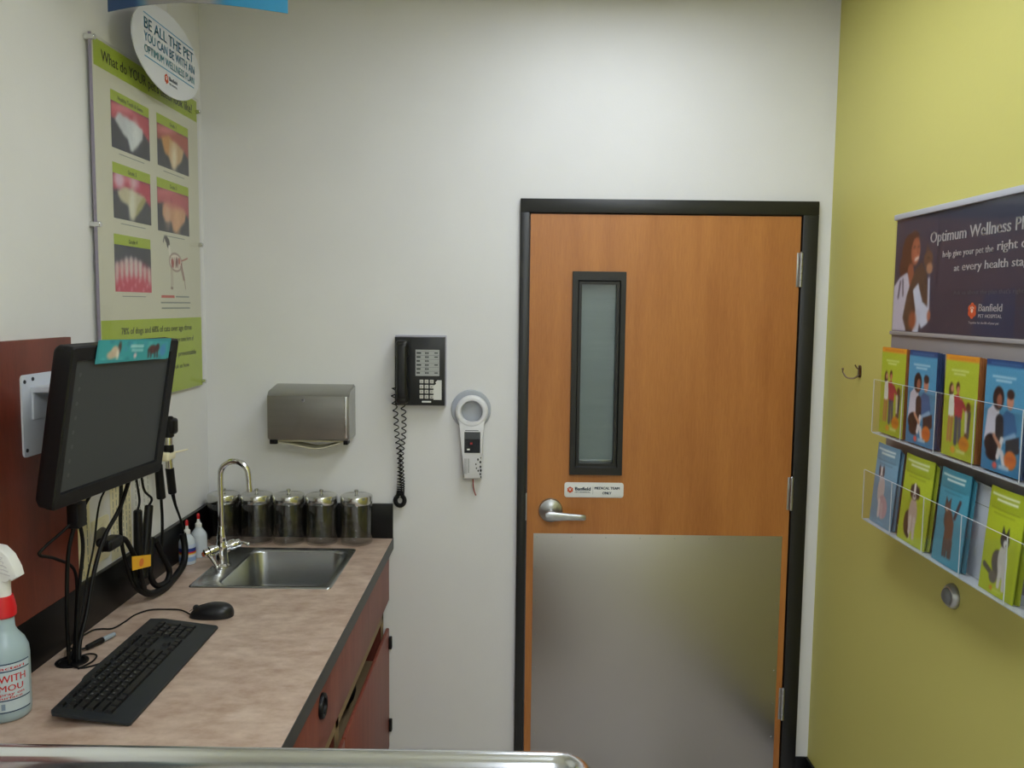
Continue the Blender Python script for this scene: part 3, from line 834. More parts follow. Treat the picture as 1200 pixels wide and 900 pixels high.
cable('cable', [(-.962, 2.07, 1.31), (-1.03, 2.085, 1.232), (-1.04, 2.059, 1.115), (-1.04, 2.021, 1.045), (-1.03, 1.965, .96), (-1.028, 1.915, .90), (-1.028, 1.908, .886)], .0024, mon)

# card taped on the monitor
card = thing('card', 'teal card with two dog pictures taped to the top edge of the monitor', 'card', tuple(MF(.2, MH - .03, .001)))
cf = frame(MF(.081, MH - .040, .0012), mw + mup * -.05, mup)
m = MB().prism([(0, 0), (.318, .010), (.320, .060), (.003, .052)], cf, 0, .0006); m.build('card_sheet', mat('teal_card', (52, 150, 158), .4), card)
a = Art(.300, .044, 90, (58, 160, 166)); A = a.A
rs = random.Random(3)
for k_ in range(22): a.ell(rs.random(), rs.random() * A, .03, .02, rs.choice([(40, 128, 140), (84, 180, 186), (66, 150, 180)]), 0, .02, .6)
a.ell(.21, A * .42, .05, .045, (206, 186, 160)); a.ell(.16, A * .25, .05, .03, (196, 176, 150)); a.ell(.27, A * .66, .022, .04, (84, 60, 52)); a.ell(.25, A * .3, .02, .04, (224, 214, 196))
a.cap(.43, A * .72, .60, A * .72, .008, (200, 232, 232)); a.cap(.45, A * .50, .60, A * .50, .006, (190, 226, 226)); a.ell(.50, A * .22, .02, .02, (212, 190, 190))
a.ell(.76, A * .55, .07, .035, (92, 56, 50)); a.ell(.83, A * .66, .03, .03, (80, 50, 50)); 
for x in (.69, .73, .79, .83): a.cap(x, A * .5, x + .01, A * .16, .010, (70, 46, 46))
a.ell(.92, A * .5, .05, .05, (70, 140, 190), 0, .03)
a.build('picture', cf, card, .001, .008, .008)

# bracket on the wood panel
br = thing('monitor_bracket', 'white steel monitor bracket screwed to the brown wood panel', 'bracket', (-1.079, 1.93, 1.375))
MB().prism(rrect(1.842, 1.374, 2.0, 1.556, .010), onleft(-1.080), 0, .004, bev=.001).build('plate', mat('white_steel', (208, 212, 218), .4), br)
for (u, v) in ((1.853, 1.541), (1.853, 1.389), (1.885, 1.545)):
    MB().lathe([(.0045, 0), (.004, .002), (.001, .003)], (-1.076, u, v), (1, 0, 0), 10).build('screw', DGREY, br)
MB().box(-1.076, -1.010, 1.875, 1.985, 1.515, 1.528, .002).box(-1.076, -1.070, 1.875, 1.985, 1.455, 1.516, .002).build('arm', mat('white_steel', (208, 212, 218), .4), br)
MB().box(-1.045, -.985, 1.905, 1.965, 1.43, 1.512, .004).build('swivel_block', BLACKSOFT, br)

# grommet in the counter
gr = thing('cable_grommet', 'black round cable grommet in the counter by the wood panel', 'grommet', (-1.022, 1.905, CZ))
MB().lathe([(.036, 0), (.036, .0025), (.033, .0035), (.028, .0035), (.026, .0006), (.0001, .0005)], (-1.022, 1.905, CZ), (0, 0, 1), 28).build('ring', BLACK, gr)

# keyboard : local frame, length along +x (left to right for the typist), depth +y away from the typist
kb = thing('keyboard', 'black full-size keyboard with a wide front lip lying on the beige counter', 'keyboard', (-.751, 1.607, CZ))
KX = Vector((-.010, .99995, 0)).normalized(); KY = Vector((-1, -.010, 0)).normalized()
tl = math.atan2(.022, .17)
KYt = (KY * math.cos(tl) + Vector((0, 0, 1)) * math.sin(tl)); 
KF = frame((-.751, 1.607, CZ + .0075), KX, KYt)
LN, DP = .515, .172
m = MB()
out = [(0.004, 0), (LN - .006, 0), (LN, .006), (LN, DP - .03), (LN - .012, DP), (.16, DP), (.150, DP - .001), (.142, DP - .007), (.012, DP - .009), (0, DP - .018), (0, .005)]
m.prism(out, KF, -.0065, 0, bev=.0018)
m.build('case', mat('keyboard_case', (27, 32, 36), .5), kb)
for x in (.05, LN - .06):
    m = MB(); p = KF(x, DP - .04, -.0065)
    m.box(p.x - .006, p.x + .006, p.y - .012, p.y + .012, CZ, p.z + .002, .001).build('foot', BLACK, kb)
for x in (.05, LN - .06):
    m = MB(); p = KF(x, .012, -.0065)
    m.box(p.x - .004, p.x + .004, p.y - .012, p.y + .012, CZ, p.z + .001, .0004).build('foot', BLACK, kb)
pitch = .0203; X0, Y0 = .022, .047
KMESH = {}
KBASE = Vector((-.751, 1.607, CZ))
Krot = Matrix((KX, KYt, KX.cross(KYt))).transposed().to_4x4()
nkey = 0
def key(u, row, wd=1., hh=1., d0=0.):
    global nkey
    kk = (round(wd, 2), hh)
    W = wd * pitch - .0028; H_ = hh * .0190 - .0028
    if kk not in KMESH:
        vs = [(-W / 2, -H_ / 2, 0), (W / 2, -H_ / 2, 0), (W / 2, H_ / 2, 0), (-W / 2, H_ / 2, 0)]
        i = .0022
        vs += [(-W / 2 + i, -H_ / 2 + .0016, .0055), (W / 2 - i, -H_ / 2 + .0016, .0055), (W / 2 - i, H_ / 2 - .003, .0062), (-W / 2 + i, H_ / 2 - .003, .0062)]
        fs = [(4, 5, 6, 7), (0, 1, 5, 4), (1, 2, 6, 5), (2, 3, 7, 6), (3, 0, 4, 7)]
        me = bpy.data.meshes.new('key'); me.from_pydata(vs, [], fs); me.materials.append(KEYM)
        KMESH[kk] = me
    o = bpy.data.objects.new('key', KMESH[kk]); COL.objects.link(o); o.parent = kb
    c_ = Vector(KF(X0 + u * pitch + wd * pitch / 2, Y0 + row * .0190 + hh * .0095, .0002)) - KBASE
    o.matrix_local = Matrix.Translation(c_) @ Krot
    nkey += 1
LET = MB()
def put(ch, u, row, wd=1.):
    LET.text(ch, X0 + u * pitch + .0055, Y0 + row * .0190 + .0095, .0042, KF, d=.0066, mi=0)
rows = [(0, [1.25, 1.25, 1.25, 6.25, 1.25, 1.25, 1.25, 1.25], None), (1, [2.25] + [1] * 10 + [2.75], ' ZXCVBNM,./ '), (2, [1.75] + [1] * 11 + [2.25], ' ASDFGHJKL;\' '),
        (3, [1.5] + [1] * 12 + [1.5], ' QWERTYUIOP[]\\'), (4, [1] * 13 + [2], '`1234567890-= ')]
for r_, ws, tx in rows:
    u = 0
    for i, w_ in enumerate(ws):
        key(u, r_, w_)
        if tx and tx[i] != ' ': put(tx[i], u + (0), r_)
        u += w_
for i, u in enumerate([0, 2, 3, 4, 5, 6.5, 7.5, 8.5, 9.5, 11, 12, 13, 14]): key(u, 5.15, 1, .72)
for u in (15.4, 16.4, 17.4):
    key(u, 5.15, 1, .72); key(u, 4); key(u, 3)
key(16.4, 1); key(15.4, 0); key(16.4, 0); key(17.4, 0)
for r_, s_ in ((1, '123'), (2, '456'), (3, '789')):
    for i in range(3): key(18.9 + i, r_); put(s_[i], 18.9 + i, r_)
key(18.9, 0, 2); key(20.9, 0)
for i in range(4): key(18.9 + i, 4)
key(21.9, 2, 1, 2); key(21.9, 0, 1, 2)
LET.build('lettering', mat('key_legend', (176, 180, 184), .6), kb, smooth=False)
cable('cable', [tuple(KF(.30, DP - .002, -.003)), (-.945, 1.90, .889), (-.975, 1.87, .888), (-1.005, 1.875, .8885), (-1.02, 1.905, .8895), (-1.005, 1.94, .8895), (-.980, 1.935, .8895), (-.972, 1.90, .8895), (-.985, 1.86, .8895)], .0021, kb)
# usb plug lying behind the keyboard
us = thing('usb_extension', 'black cable connector with a pale grey plug lying behind the keyboard', 'cable', (-1.01, 2.0, CZ))
ax = Vector((.022, .070, 0)).normalized()
p0 = Vector((-1.020, 1.968, .8935))
MB().cyl(p0, p0 + ax * .052, .0065, .0075, 14, bev=.002).build('socket', BLACK, us)
MB().cyl(p0 + ax * .052, p0 + ax * .090, .0065, .0055, 14, bev=.001).build('plug', mat('pale_plug', (150, 162, 172), .5), us, label='pale grey plug')
cable('cable', [p0 - ax * -.002, p0 - ax * .02 + Vector((-.004, 0, .002)), (-1.04, 1.935, .905), (-1.038, 1.918, .915), (-1.03, 1.91, .898), (-1.028, 1.905, .888)], .0026, us)

# mouse
ms = thing('computer_mouse', 'black wired mouse on the counter at the far end of the keyboard', 'mouse', (-.805, 2.205, CZ))
def mouse_shell():
    m = MB(); vs = []; fs = []; nu, nv = 28, 10
    for j in range(nv + 1):
        t_ = j / nv * math.pi / 2
        for i in range(nu):
            a_ = 2 * math.pi * i / nu
            ca, sa = math.cos(a_), math.sin(a_)
            wl = 1 - .12 * ca * -1
            rr = math.cos(t_) ** .62
            x = .058 * math.copysign(abs(ca) ** .85, ca) * rr; y = .031 * math.copysign(abs(sa) ** .85, sa) * rr * (1 + .08 * ca)
            z = .036 * math.sin(t_) ** .9 * (1 - .30 * max(0, -x / .058) ** 1.3) 
            vs.append((x + .006 * math.sin(t_), y, .0015 + z))
    for j in range(nv):
        for i in range(nu): fs.append((j * nu + i, j * nu + (i + 1) % nu, (j + 1) * nu + (i + 1) % nu, (j + 1) * nu + i))
    fs.append(tuple(range(nu))[::-1]); fs.append(tuple(range(nv * nu, (nv + 1) * nu)))
    return m.add(vs, fs)
R_ = Matrix.Translation((-.805, 2.205, CZ)) @ Matrix.Rotation(math.radians(3), 4, 'Z')
q = mouse_shell(); q.v = [tuple(R_ @ Vector(v)) for v in q.v]
q.build('shell', mat('mouse_black', (20, 21, 26), .34), ms, angle=60)
MB().cyl(R_ @ Vector((-.040, -.0035, .0235)), R_ @ Vector((-.040, .0035, .0235)), .0085, n=16, bev=.001).build('scroll_wheel', DGREY, ms)
MB().tube([R_ @ Vector((-.058, .0, .0135)), R_ @ Vector((-.044, 0, .0235)), R_ @ Vector((-.025, 0, .0320)), R_ @ Vector((-.005, 0, .0366))], .0008, 6, 4).build('button_seam', BLACKTRIM, ms)
MB().disc(0, 0, .006, .003, frame(R_ @ Vector((.030, 0, .0355)), (0, 1, 0), Vector((-.92, 0, .22))), 0).build('badge', mat('pale_badge', (150, 156, 168), .4), ms, smooth=False)
cable('cable', [tuple(R_ @ Vector((-.056, 0, .006))), (-.90, 2.238, .889), (-.942, 2.245, .888), (-.985, 2.238, .888), (-1.008, 2.20, .888), (-1.012, 2.150, .888), (-1.022, 2.105, .888), (-1.05, 2.10, .888), (-1.066, 2.085, .889), (-1.070, 2.02, .892), (-1.058, 1.955, .896), (-1.035, 1.92, .891)], .0021, ms)

# ================================================================ INSTRUMENTS, OUTLET, PAPERS BEHIND THE MONITOR
ou = thing('wall_outlet', 'cream wall outlet with a plug below the monitor', 'outlet', (XL, 2.20, 1.09))
MB().prism(rrect(2.155, 1.035, 2.245, 1.150, .006), onleft(XL), 0, .005, bev=.0015).build('cover_plate', CREAMP, ou)
for z in (1.118, 1.068):
    s_ = MB().prism(rrect(2.182, z - .015, 2.218, z + .015, .012), onleft(XL + .005), 0, .0015).build('socket', CREAMP, ou)
    MB().rect(2.191, z - .003, 2.194, z + .007, onleft(XL + .0065), .0003).rect(2.206, z - .003, 2.209, z + .007, onleft(XL + .0065), .0003).disc(2.2, z - .009, .003, .003, onleft(XL + .0065), .0003, n=10).build('slot', BLACK, s_, smooth=False)

def sheet(y0, y1, z0, z1, m_, lab, x=XL + .0005, rows_=8, seed=0, vert=False):
    o = thing('paper_sheet', lab, 'paper', (x, (y0 + y1) / 2, z0))
    MB().prism([(y0, z0), (y1, z0), (y1, z1), (y0, z1)], onleft(x), 0, .0006).build('paper', m_, o)
    rs = random.Random(seed); t = MB()
    f_ = onleft(x + .0006)
    for k_ in range(rows_):
        if vert:
            u = y0 + (y1 - y0) * (k_ + .7) / (rows_ + .4); v = z1 - .02
            while v > z0 + .02:
                l_ = rs.uniform(.006, .02); t.rect(u, v - l_, u + .003, v, f_, .0002); v -= l_ + rs.uniform(.003, .007)
        else:
            v = z1 - (z1 - z0) * (k_ + 1) / (rows_ + 1); u = y0 + .008
            while u < y1 - .02:
                l_ = rs.uniform(.006, .018); t.rect(u, v, u + l_, v + .003, f_, .0002); u += l_ + rs.uniform(.003, .006)
    t.build('printed_lines', INK_GY, o, smooth=False)
    return o
sheet(2.068, 2.150, 1.013, 1.290, PAPER2, 'cream notice sheet on the wall at the edge of the wood panel', rows_=3, seed=2, vert=True)
sheet(2.262, 2.385, 1.013, 1.300, PAPER2, 'cream instruction sheet on the wall right of the outlet', rows_=6, seed=5, vert=True)
sheet(2.395, 2.515, 1.013, 1.300, PAPER, 'white instruction sheet on the wall behind the hanging black handles', rows_=4, seed=7, vert=True)
# adapter plug and tagged lead
ad = thing('power_adapter', 'black power plug and lead with a yellow tag, plugged into the wall outlet', 'power lead', (-1.06, 2.15, 1.05))
MB().cyl((-1.088, 2.20, 1.110), (-1.030, 2.075, 1.118), .016, .012, 14, bev=.004).build('plug', BLACK, ad)
MB().box(-1.050, -1.015, 2.095, 2.165, 1.088, 1.118, .008, 3).build('plug_body', BLACK, ad)
cable('lead', [(-1.032, 2.160, 1.104), (-1.028, 2.195, 1.097), (-1.025, 2.222, 1.065), (-1.022, 2.240, 1.035), (-1.015, 2.25, 1.015), (-1.015, 2.262, .97), (-1.02, 2.29, .93)], .0065, ad)
tgm = MB().prism([(2.190, 1.012), (2.300, .990), (2.303, 1.022), (2.190, 1.050)], onleft(-1.006), -.0006, .0006)
tgo = tgm.build('tag', YELLOWT, ad, label='yellow tag with a red mark')
MB().disc(2.243, 1.018, .014, .011, onleft(-1.0054), .0003, n=16).build('mark', mat('tag_red_mark', (226, 120, 40), .5), tgo, smooth=False)

dg = thing('diagnostic_set', 'wall-mounted diagnostic instruments with black handles and looped black cords behind the monitor', 'medical instrument', (XL, 2.45, 1.25))
MB().box(XL, -1.045, 2.33, 2.50, 1.255, 1.45, .008, 3).build('wall_unit', CREAMP, dg)
MB().box(-1.060, -1.030, 2.495, 2.555, 1.246, 1.272, .006, 3).cyl((-1.045, 2.55, 1.262), (-1.012, 2.600, 1.266), .0035, .002, 10).build('cradle', CREAMP, dg)
hd = MB().cyl((-1.040, 2.528, 1.222), (-1.040, 2.545, 1.140), .0125, .0125, 18, bev=.002).build('handle', BLACK, dg)
MB().cyl((-1.040, 2.524, 1.250), (-1.040, 2.528, 1.222), .0105, .0115, 16).build('neck', CHROME, hd)
MB().cyl((-1.040, 2.524, 1.270), (-1.040, 2.524, 1.292), .015, .015, 16, bev=.002).cyl((-1.040, 2.526, 1.314), (-1.040, 2.532, 1.378), .016, .014, 16, bev=.004).box(-1.052, -1.020, 2.515, 2.558, 1.322, 1.372, .010, 3).build('head', BLACK, dg)
MB().cyl((-1.040, 2.524, 1.292), (-1.040, 2.526, 1.316), .0115, n=16).build('collar', CHROME, dg)
cable('cord', [(-1.040, 2.545, 1.142), (-1.038, 2.560, 1.10), (-1.035, 2.590, 1.045), (-1.034, 2.605, .995)], lambda t: .0065 - .003 * math.sin(t * 2.6), dg)
cable('cord', [(-1.034, 2.600, 1.0), (-1.028, 2.600, .955), (-1.022, 2.572, .915), (-1.018, 2.515, .900), (-1.012, 2.45, .897), (-1.008, 2.395, .896), (-1.012, 2.345, .899), (-1.022, 2.305, .912), (-1.040, 2.285, .945), (-1.050, 2.285, .99)], .0105, dg, 10)
cable('cord', [(-1.022, 2.375, 1.04), (-1.015, 2.415, .975), (-1.012, 2.44, .93), (-1.014, 2.42, .905), (-1.018, 2.36, .915), (-1.020, 2.33, .955), (-1.020, 2.335, 1.0), (-1.020, 2.345, 1.06)], .0085, dg, 10)
MB().cyl((-1.000, 2.355, 1.265), (-1.000, 2.368, 1.165), .011, .0125, 16, bev=.002).build('handle', BLACK, dg)
cable('cord', [(-1.000, 2.367, 1.168), (-1.003, 2.378, 1.11), (-1.010, 2.392, 1.06), (-1.018, 2.40, 1.0)], .0042, dg)
for (y, z0, z1, yb) in ((2.280, 1.153, 1.000, 2.278), (2.352, 1.150, .955, 2.300)):
    MB().cyl((-1.028, y, z1 * 0 + z0), (-1.028, yb, z1), .0115, .0135, 16, bev=.003).build('handle', BLACK, dg)
cable('cord', [(-1.028, 2.280, 1.152), (-1.030, 2.297, 1.175), (-1.032, 2.292, 1.215), (-1.040, 2.300, 1.262), (-1.05, 2.34, 1.27)], .0034, dg)
cable('cord', [(-1.028, 2.352, 1.149), (-1.026, 2.365, 1.165), (-1.030, 2.330, 1.195), (-1.035, 2.325, 1.235), (-1.05, 2.35, 1.268)], .0034, dg)
cable('cord', [(-1.05, 2.34, 1.27), (-1.040, 2.225, 1.262), (-1.040, 2.212, 1.22), (-1.040, 2.204, 1.097), (-1.040, 2.238, .998), (-1.040, 2.280, .935), (-1.03, 2.31, .906)], .0052, dg)

# ================================================================ SPRAY BOTTLE
sx, sy = -1.020, 1.650
sp = thing('spray_bottle', 'clear plastic spray bottle with red collar and white trigger head at the left edge', 'spray bottle', (sx, sy, CZ))
MB().lathe([(.038, 0), (.043, .004), (.0445, .015), (.0445, .125), (.043, .140), (.036, .158), (.025, .172), (.0205, .182), (.0195, .200), (.017, .206)], (sx, sy, CZ), (0, 0, 1), 36).build('bottle_body', mat('cloudy_blue_bottle', (158, 178, 186), .3), sp, angle=60)
MB().lathe([(.022, .205), (.0245, .208), (.0245, .222), (.0215, .238), (.0195, .246), (.019, .248)], (sx, sy, CZ), (0, 0, 1), 24).build('collar', REDP, sp, label='red screw collar')
m = MB()
prof = [(0.0, .246, .016, .016), (0.0, .270, .0155, .015), (0.0, .292, .016, .0155)]
m.lathe([(.0165, .246), (.0160, .262), (.0165, .290)], (sx, sy, CZ), (0, 0, 1), 18)
# hooded head, nozzle pointing away from the room towards the wall
hdp = [(-.052, .300), (-.052, .318), (-.040, .338), (-.012, .350), (.006, .346), (.022, .330), (.034, .305), (.038, .288), (.026, .280), (.018, .284), (-.020, .286)]
m.prism([(x, z) for x, z in hdp], frame((sx, sy + .013, CZ), (1, 0, 0), (0, 0, 1)), -.001, .027, bev=.005)
m.build('trigger_head', WHITEP, sp)
for k_ in range(5):
    z = .296 + k_ * .008; x1_ = .0365 - .25 * (z - .29) * 1.6 - (.004 if k_ > 2 else 0) * (k_ - 2)
    MB().tube([(sx - .004, sy - .0148, CZ + z + .004), (sx + .012, sy - .0150, CZ + z + .001), (sx + x1_ - .008, sy - .0145, CZ + z - .004)], .0008, 5, 3).build('rib', mat('head_rib', (205, 200, 204), .5), sp)
MB().prism([(-.050, .296), (-.046, .262), (-.040, .236), (-.034, .238), (-.038, .264), (-.036, .290)], frame((sx, sy + .008, CZ), (1, 0, 0), (0, 0, 1)), 0, .016, bev=.003).build('trigger', WHITEP, sp)
MB().cyl((sx - .051, sy, CZ + .309), (sx - .058, sy, CZ + .309), .009, .008, 14, bev=.002).build('nozzle', REDP, sp)
rr_ = .0448
def cylmap(u, v, d=0):                      # label wraps the bottle; u is arc length from the point facing the camera
    a_ = u / rr_ - math.radians(62)
    return Vector((sx + (rr_ + d) * math.cos(a_), sy + (rr_ + d) * math.sin(a_), CZ + v))
lb = MB(); segs = 20; u0_, u1_ = -.075, .052
for k_ in range(segs):
    a_ = u0_ + (u1_ - u0_) * k_ / segs; b_ = u0_ + (u1_ - u0_) * (k_ + 1) / segs
    lb.flat([(a_, .022), (b_, .022), (b_, .122), (a_, .122)], cylmap, .0002, 0)
    for (z0_, z1_) in ((.022, .0245), (.046, .0485), (.1050, .1075), (.1195, .122)):
        lb.flat([(a_, z0_), (b_, z0_), (b_, z1_), (a_, z1_)], cylmap, .0004, 1)
for k_ in range(4): lb.flat([(-.043 + k_ * .012, .0285), (-.036 + k_ * .012, .0285), (-.036 + k_ * .012, .041), (-.043 + k_ * .012, .041)], cylmap, .0004, 3)
lbo = lb.build('label', [mat('label_sheet', (190, 204, 212), .45), INK_NAVY, INK_R, mat('label_grey_blue', (130, 150, 172), .5)], sp, smooth=False, label='white label with blue rules and red lettering')
t = MB()
t.text('Bacteri', -.018, .1095, .007, cylmap, width=.056, mi=0)
t.text('WITH', -.010, .084, .015, cylmap, width=.050, mi=0)
t.text('MOU', -.010, .066, .013, cylmap, width=.044, mi=0)
t.text('spray on', -.014, .0575, .006, cylmap, width=.050, mi=0); t.text('surface', -.012, .0505, .0055, cylmap, width=.044, mi=0)
t.build('lettering', INK_R, lbo, smooth=False)

# ================================================================ BACK WALL THINGS
dp = thing('towel_dispenser', 'stainless steel paper towel dispenser on the back wall above the jars', 'paper towel dispenser', (-.708, YB, 1.23))
m = MB()
def xsec(x): return [(x, YB, 1.436), (x, 2.90, 1.422), (x, 2.881, 1.405), (x, 2.881, 1.262), (x, 2.884, 1.254), (x, 2.89, 1.252), (x, YB, 1.252)]
a_, b_ = xsec(-.848), xsec(-.568)
# body tapers a little towards the wall
bm = bmesh.new()
va = [bm.verts.new(p) for p in a_]; vb = [bm.verts.new(p) for p in b_]
bm.faces.new(va); bm.faces.new(vb[::-1])
for k_ in range(7): bm.faces.new((va[k_], vb[k_], vb[(k_ + 1) % 7], va[(k_ + 1) % 7]))
bmesh.ops.bevel(bm, geom=[e for e in bm.edges if abs(e.verts[0].co.x - e.verts[1].co.x) < 1e-4], offset=.004, segments=2, affect='EDGES', clamp_overlap=True)
m.addbm(bm).build('housing', TOWELST, dp)
MB().cyl((-.724, 2.881, 1.390), (-.724, 2.8785, 1.390), .0055, n=14).build('lock', CHROME, dp)
MB().box(-.5835, -.5760, 2.8795, 2.882, 1.262, 1.404, .001).build('seam_strip', CHROME, dp)
MB().box(-.843, -.818, 2.889, 2.93, 1.237, 1.252, .002).box(-.590, -.575, 2.889, 2.93, 1.237, 1.252, .002).box(-.818, -.590, 2.905, 2.91, 1.246, 1.252).build('bottom_lip', BLACK, dp)
m = MB(); vs = []; fs = []; pr = [(-.815, 1.245), (-.78, 1.240), (-.745, 1.2335), (-.71, 1.226), (-.69, 1.2235), (-.66, 1.227), (-.625, 1.237), (-.60, 1.245)]
for x, z in pr: vs += [(x, 2.893, z), (x, 2.893, z - .0035), (x, 2.965, z - .004), (x, 2.965, z)]
for k_ in range(len(pr) - 1):
    for j in range(4): fs.append((k_ * 4 + j, k_ * 4 + (j + 1) % 4, k_ * 4 + 4 + (j + 1) % 4, k_ * 4 + 4 + j))
fs += [(0, 3, 2, 1), tuple(len(pr) * 4 - 4 + j for j in range(4))]
m.add(vs, fs); m.box(-.83, -.585, 2.90, 2.99, 1.2450, 1.2515); m.build('paper_towel', mat('towel_paper', (206, 200, 176), .9), dp, label='folded paper towel hanging from the slot')

# phone
ph = thing('wall_phone', 'black wall phone with handset on the left and a long coiled cord', 'telephone', (-.336, YB, 1.37))
pfm = onback(YB)
PBX0, PBX1, PBZ0, PBZ1 = -.422, -.2485, 1.370, 1.607
m = MB(); m.prism([(PBX0, PBZ0), (PBX1, PBZ0), (PBX1, PBZ1), (PBX0, PBZ1)], pfm, .0, .052, bev=.004); m.build('phone_body', mat('phone_black', (22, 23, 24), .4), ph)
m = MB(); m.prism([(-.4240, 1.365), (-.2460, 1.365), (-.2460, 1.6125), (-.4240, 1.6125)], pfm, 0, .022, bev=.002); m.build('wall_plate', mat('lilac_wall_plate', (176, 174, 188), .5), ph)
hs = MB()
hs.box(-.4145, -.3715, YB - .088, YB - .052, 1.535, 1.596, .010, 3).box(-.4145, -.3715, YB - .088, YB - .052, 1.378, 1.436, .010, 3).box(-.4110, -.3750, YB - .092, YB - .070, 1.395, 1.585, .009, 3)
hs.build('handset', mat('handset_black', (18, 18, 20), .28), ph)
MB().box(-.3685, -.366, YB - .0535, YB - .051, 1.374, 1.602).build('groove', BLACKTRIM, ph)
PHF = onback(YB - .052)
lp = MB().rect(-.3495, 1.473, -.2665, 1.564, PHF, .0006).build('button_label_panel', mat('label_panel_grey', (172, 174, 172), .5), ph, smooth=False, label='pale grey panel of line buttons')
m = MB()
for k_ in range(6):
    z = 1.481 + k_ * .0138
    for x in (-.3135, -.3065): m.prism([(x - .0025, z), (x + .0025, z), (x + .0025, z + .005), (x - .0025, z + .005)], PHF, .0006, .002)
m.build('line_button', DGREY, ph)
t = MB()
for k_ in range(6):
    z = 1.480 + k_ * .0138; t.rect(-.348, z + .009, -.268, z + .0096, PHF, .0010)
    t.rect(-.346, z + .001, -.334 + .002 * (k_ % 3), z + .006, PHF, .0010)
    if k_ % 2 == 0 or k_ == 5: t.rect(-.284, z + .002, -.272, z + .0055, PHF, .0010)
t.build('printed_lines', INK_D, lp, smooth=False)
t = MB(); KB = mat('phone_key', (206, 204, 196), .5)
nums = ['1', '2', '3', '4', '5', '6', '7', '8', '9', '*', '0', '#']
for k_ in range(12):
    x = -.3350 + (k_ % 3) * .0178; z = 1.4475 - (k_ // 3) * .0178
    MB().box(x, x + .0130, YB - .0555, YB - .0518, z, z + .0125, .0012).build('key', KB, ph)
    t.text(nums[k_], x + .0065, z + .0035, .0055, onback(YB - .0555), align='c', d=.0004)
t.build('lettering', INK_D, ph, smooth=False)
MB().prism([(-.2865, 1.3905), (-.2585, 1.3905), (-.2585, 1.4590), (-.2730, 1.4590), (-.2800, 1.4520), (-.2775, 1.4460), (-.2865, 1.4400)], PHF, .0040, .0048).build('sticker', PAPER, ph, label='white paper sticker beside the keys')
MB().box(-.3270, -.2950, YB - .0545, YB - .0518, 1.3800, 1.3860, .001).build('hook_button', WHITEP, ph)
def coil(pts, turns, R0, r, name, pw=1.9):
    P = catmull([Vector(p) for p in pts], 10)
    L = [0]
    for i in range(1, len(P)): L.append(L[-1] + (P[i] - P[i - 1]).length)
    out = []; n_ = turns * 12
    for i in range(n_ + 1):
        s_ = L[-1] * (1 - (1 - i / n_) ** pw)
        j = min(range(len(L) - 1), key=lambda q_: 0 if L[q_] <= s_ <= L[q_ + 1] else 1)
        f_ = (s_ - L[j]) / max(1e-9, L[j + 1] - L[j]); p = P[j].lerp(P[j + 1], f_)
        T = (P[j + 1] - P[j]).normalized(); e1 = T.cross(Vector((0, 1, 0))).normalized(); e2 = T.cross(e1)
        a__ = 2 * math.pi * i / 12
        rad = R0(i / n_) if callable(R0) else R0
        out.append(p + e1 * rad * math.cos(a__) + e2 * rad * math.sin(a__))
    return MB().tube(out, r, 5, 0).build(name, CABLE, ph, angle=80)
coil([(-.4200, YB - .060, 1.440), (-.4265, YB - .045, 1.400), (-.4215, YB - .030, 1.33), (-.4175, YB - .026, 1.26), (-.409, YB - .024, 1.18), (-.408, YB - .024, 1.09), (-.412, YB - .022, 1.045)], 26, .0080, .0021, 'coiled_cord')
coil([(-.3960, YB - .030, 1.368), (-.3935, YB - .028, 1.330), (-.3940, YB - .026, 1.27), (-.4030, YB - .026, 1.18), (-.400, YB - .024, 1.09), (-.4020, YB - .022, 1.045)], 24, .0080, .0021, 'coiled_cord')
rg = [(-.4075 + .0165 * math.sin(math.radians(k_ * 40 + 20)), YB - .026, 1.0265 + .0185 * math.cos(math.radians(k_ * 40 + 20))) for k_ in range(9)]
coil(rg, 24, .0062, .0024, 'coiled_cord', 1)

# microchip scanner
sc = thing('microchip_scanner', 'white handheld ring scanner hung on the wall left of the door', 'scanner', (-.152, YB, 1.11))
YS = YB - .020
cx_, cz_ = -.1545, 1.3475
MB().lathe([(.056, 0), (.070, 0), (.071, .004), (.068, .008), (.056, .008)], (cx_ - .004, YB, cz_ + .004), (0, -1, 0), 36).lathe([(.0001, 0), (.056, 0), (.056, .003), (.0001, .003)], (cx_ - .004, YB, cz_ + .004), (0, -1, 0), 36).build('cradle', mat('frosted_cradle_grey', (176, 180, 188), .3), sc, label='grey translucent round cradle')
m = MB(); ring = [(.0375, .002), (.0375, .026), (.040, .031), (.048, .033), (.054, .030), (.0575, .024), (.0575, .004), (.054, 0), (.040, 0), (.0375, .002)]
vs = []; fs = []; nn = 40
for r_, h_ in ring:
    for k_ in range(nn):
        a__ = 2 * math.pi * k_ / nn; vs.append((cx_ + r_ * math.cos(a__), YB - .010 - h_, cz_ + r_ * math.sin(a__)))
for i in range(len(ring) - 1):
    for k_ in range(nn): fs.append((i * nn + k_, (i + 1) * nn + k_, (i + 1) * nn + (k_ + 1) % nn, i * nn + (k_ + 1) % nn))
m.add(vs, fs)
m.prism([(-.1840, 1.1095), (-.1175, 1.1090), (-.1140, 1.270), (-.1120, 1.292), (-.1050, 1.318), (-.1280, 1.315), (-.1545, 1.3085), (-.182, 1.315), (-.2030, 1.318), (-.1955, 1.292), (-.1880, 1.270)], frame((0, YB - .010, 0), (1, 0, 0), (0, 0, 1)), 0, .0315, bev=.006)
WSC = mat('scanner_white', (226, 226, 230), .35)
m.build('scanner_body', WSC, sc, angle=45)
SF = onback(YB - .0415)
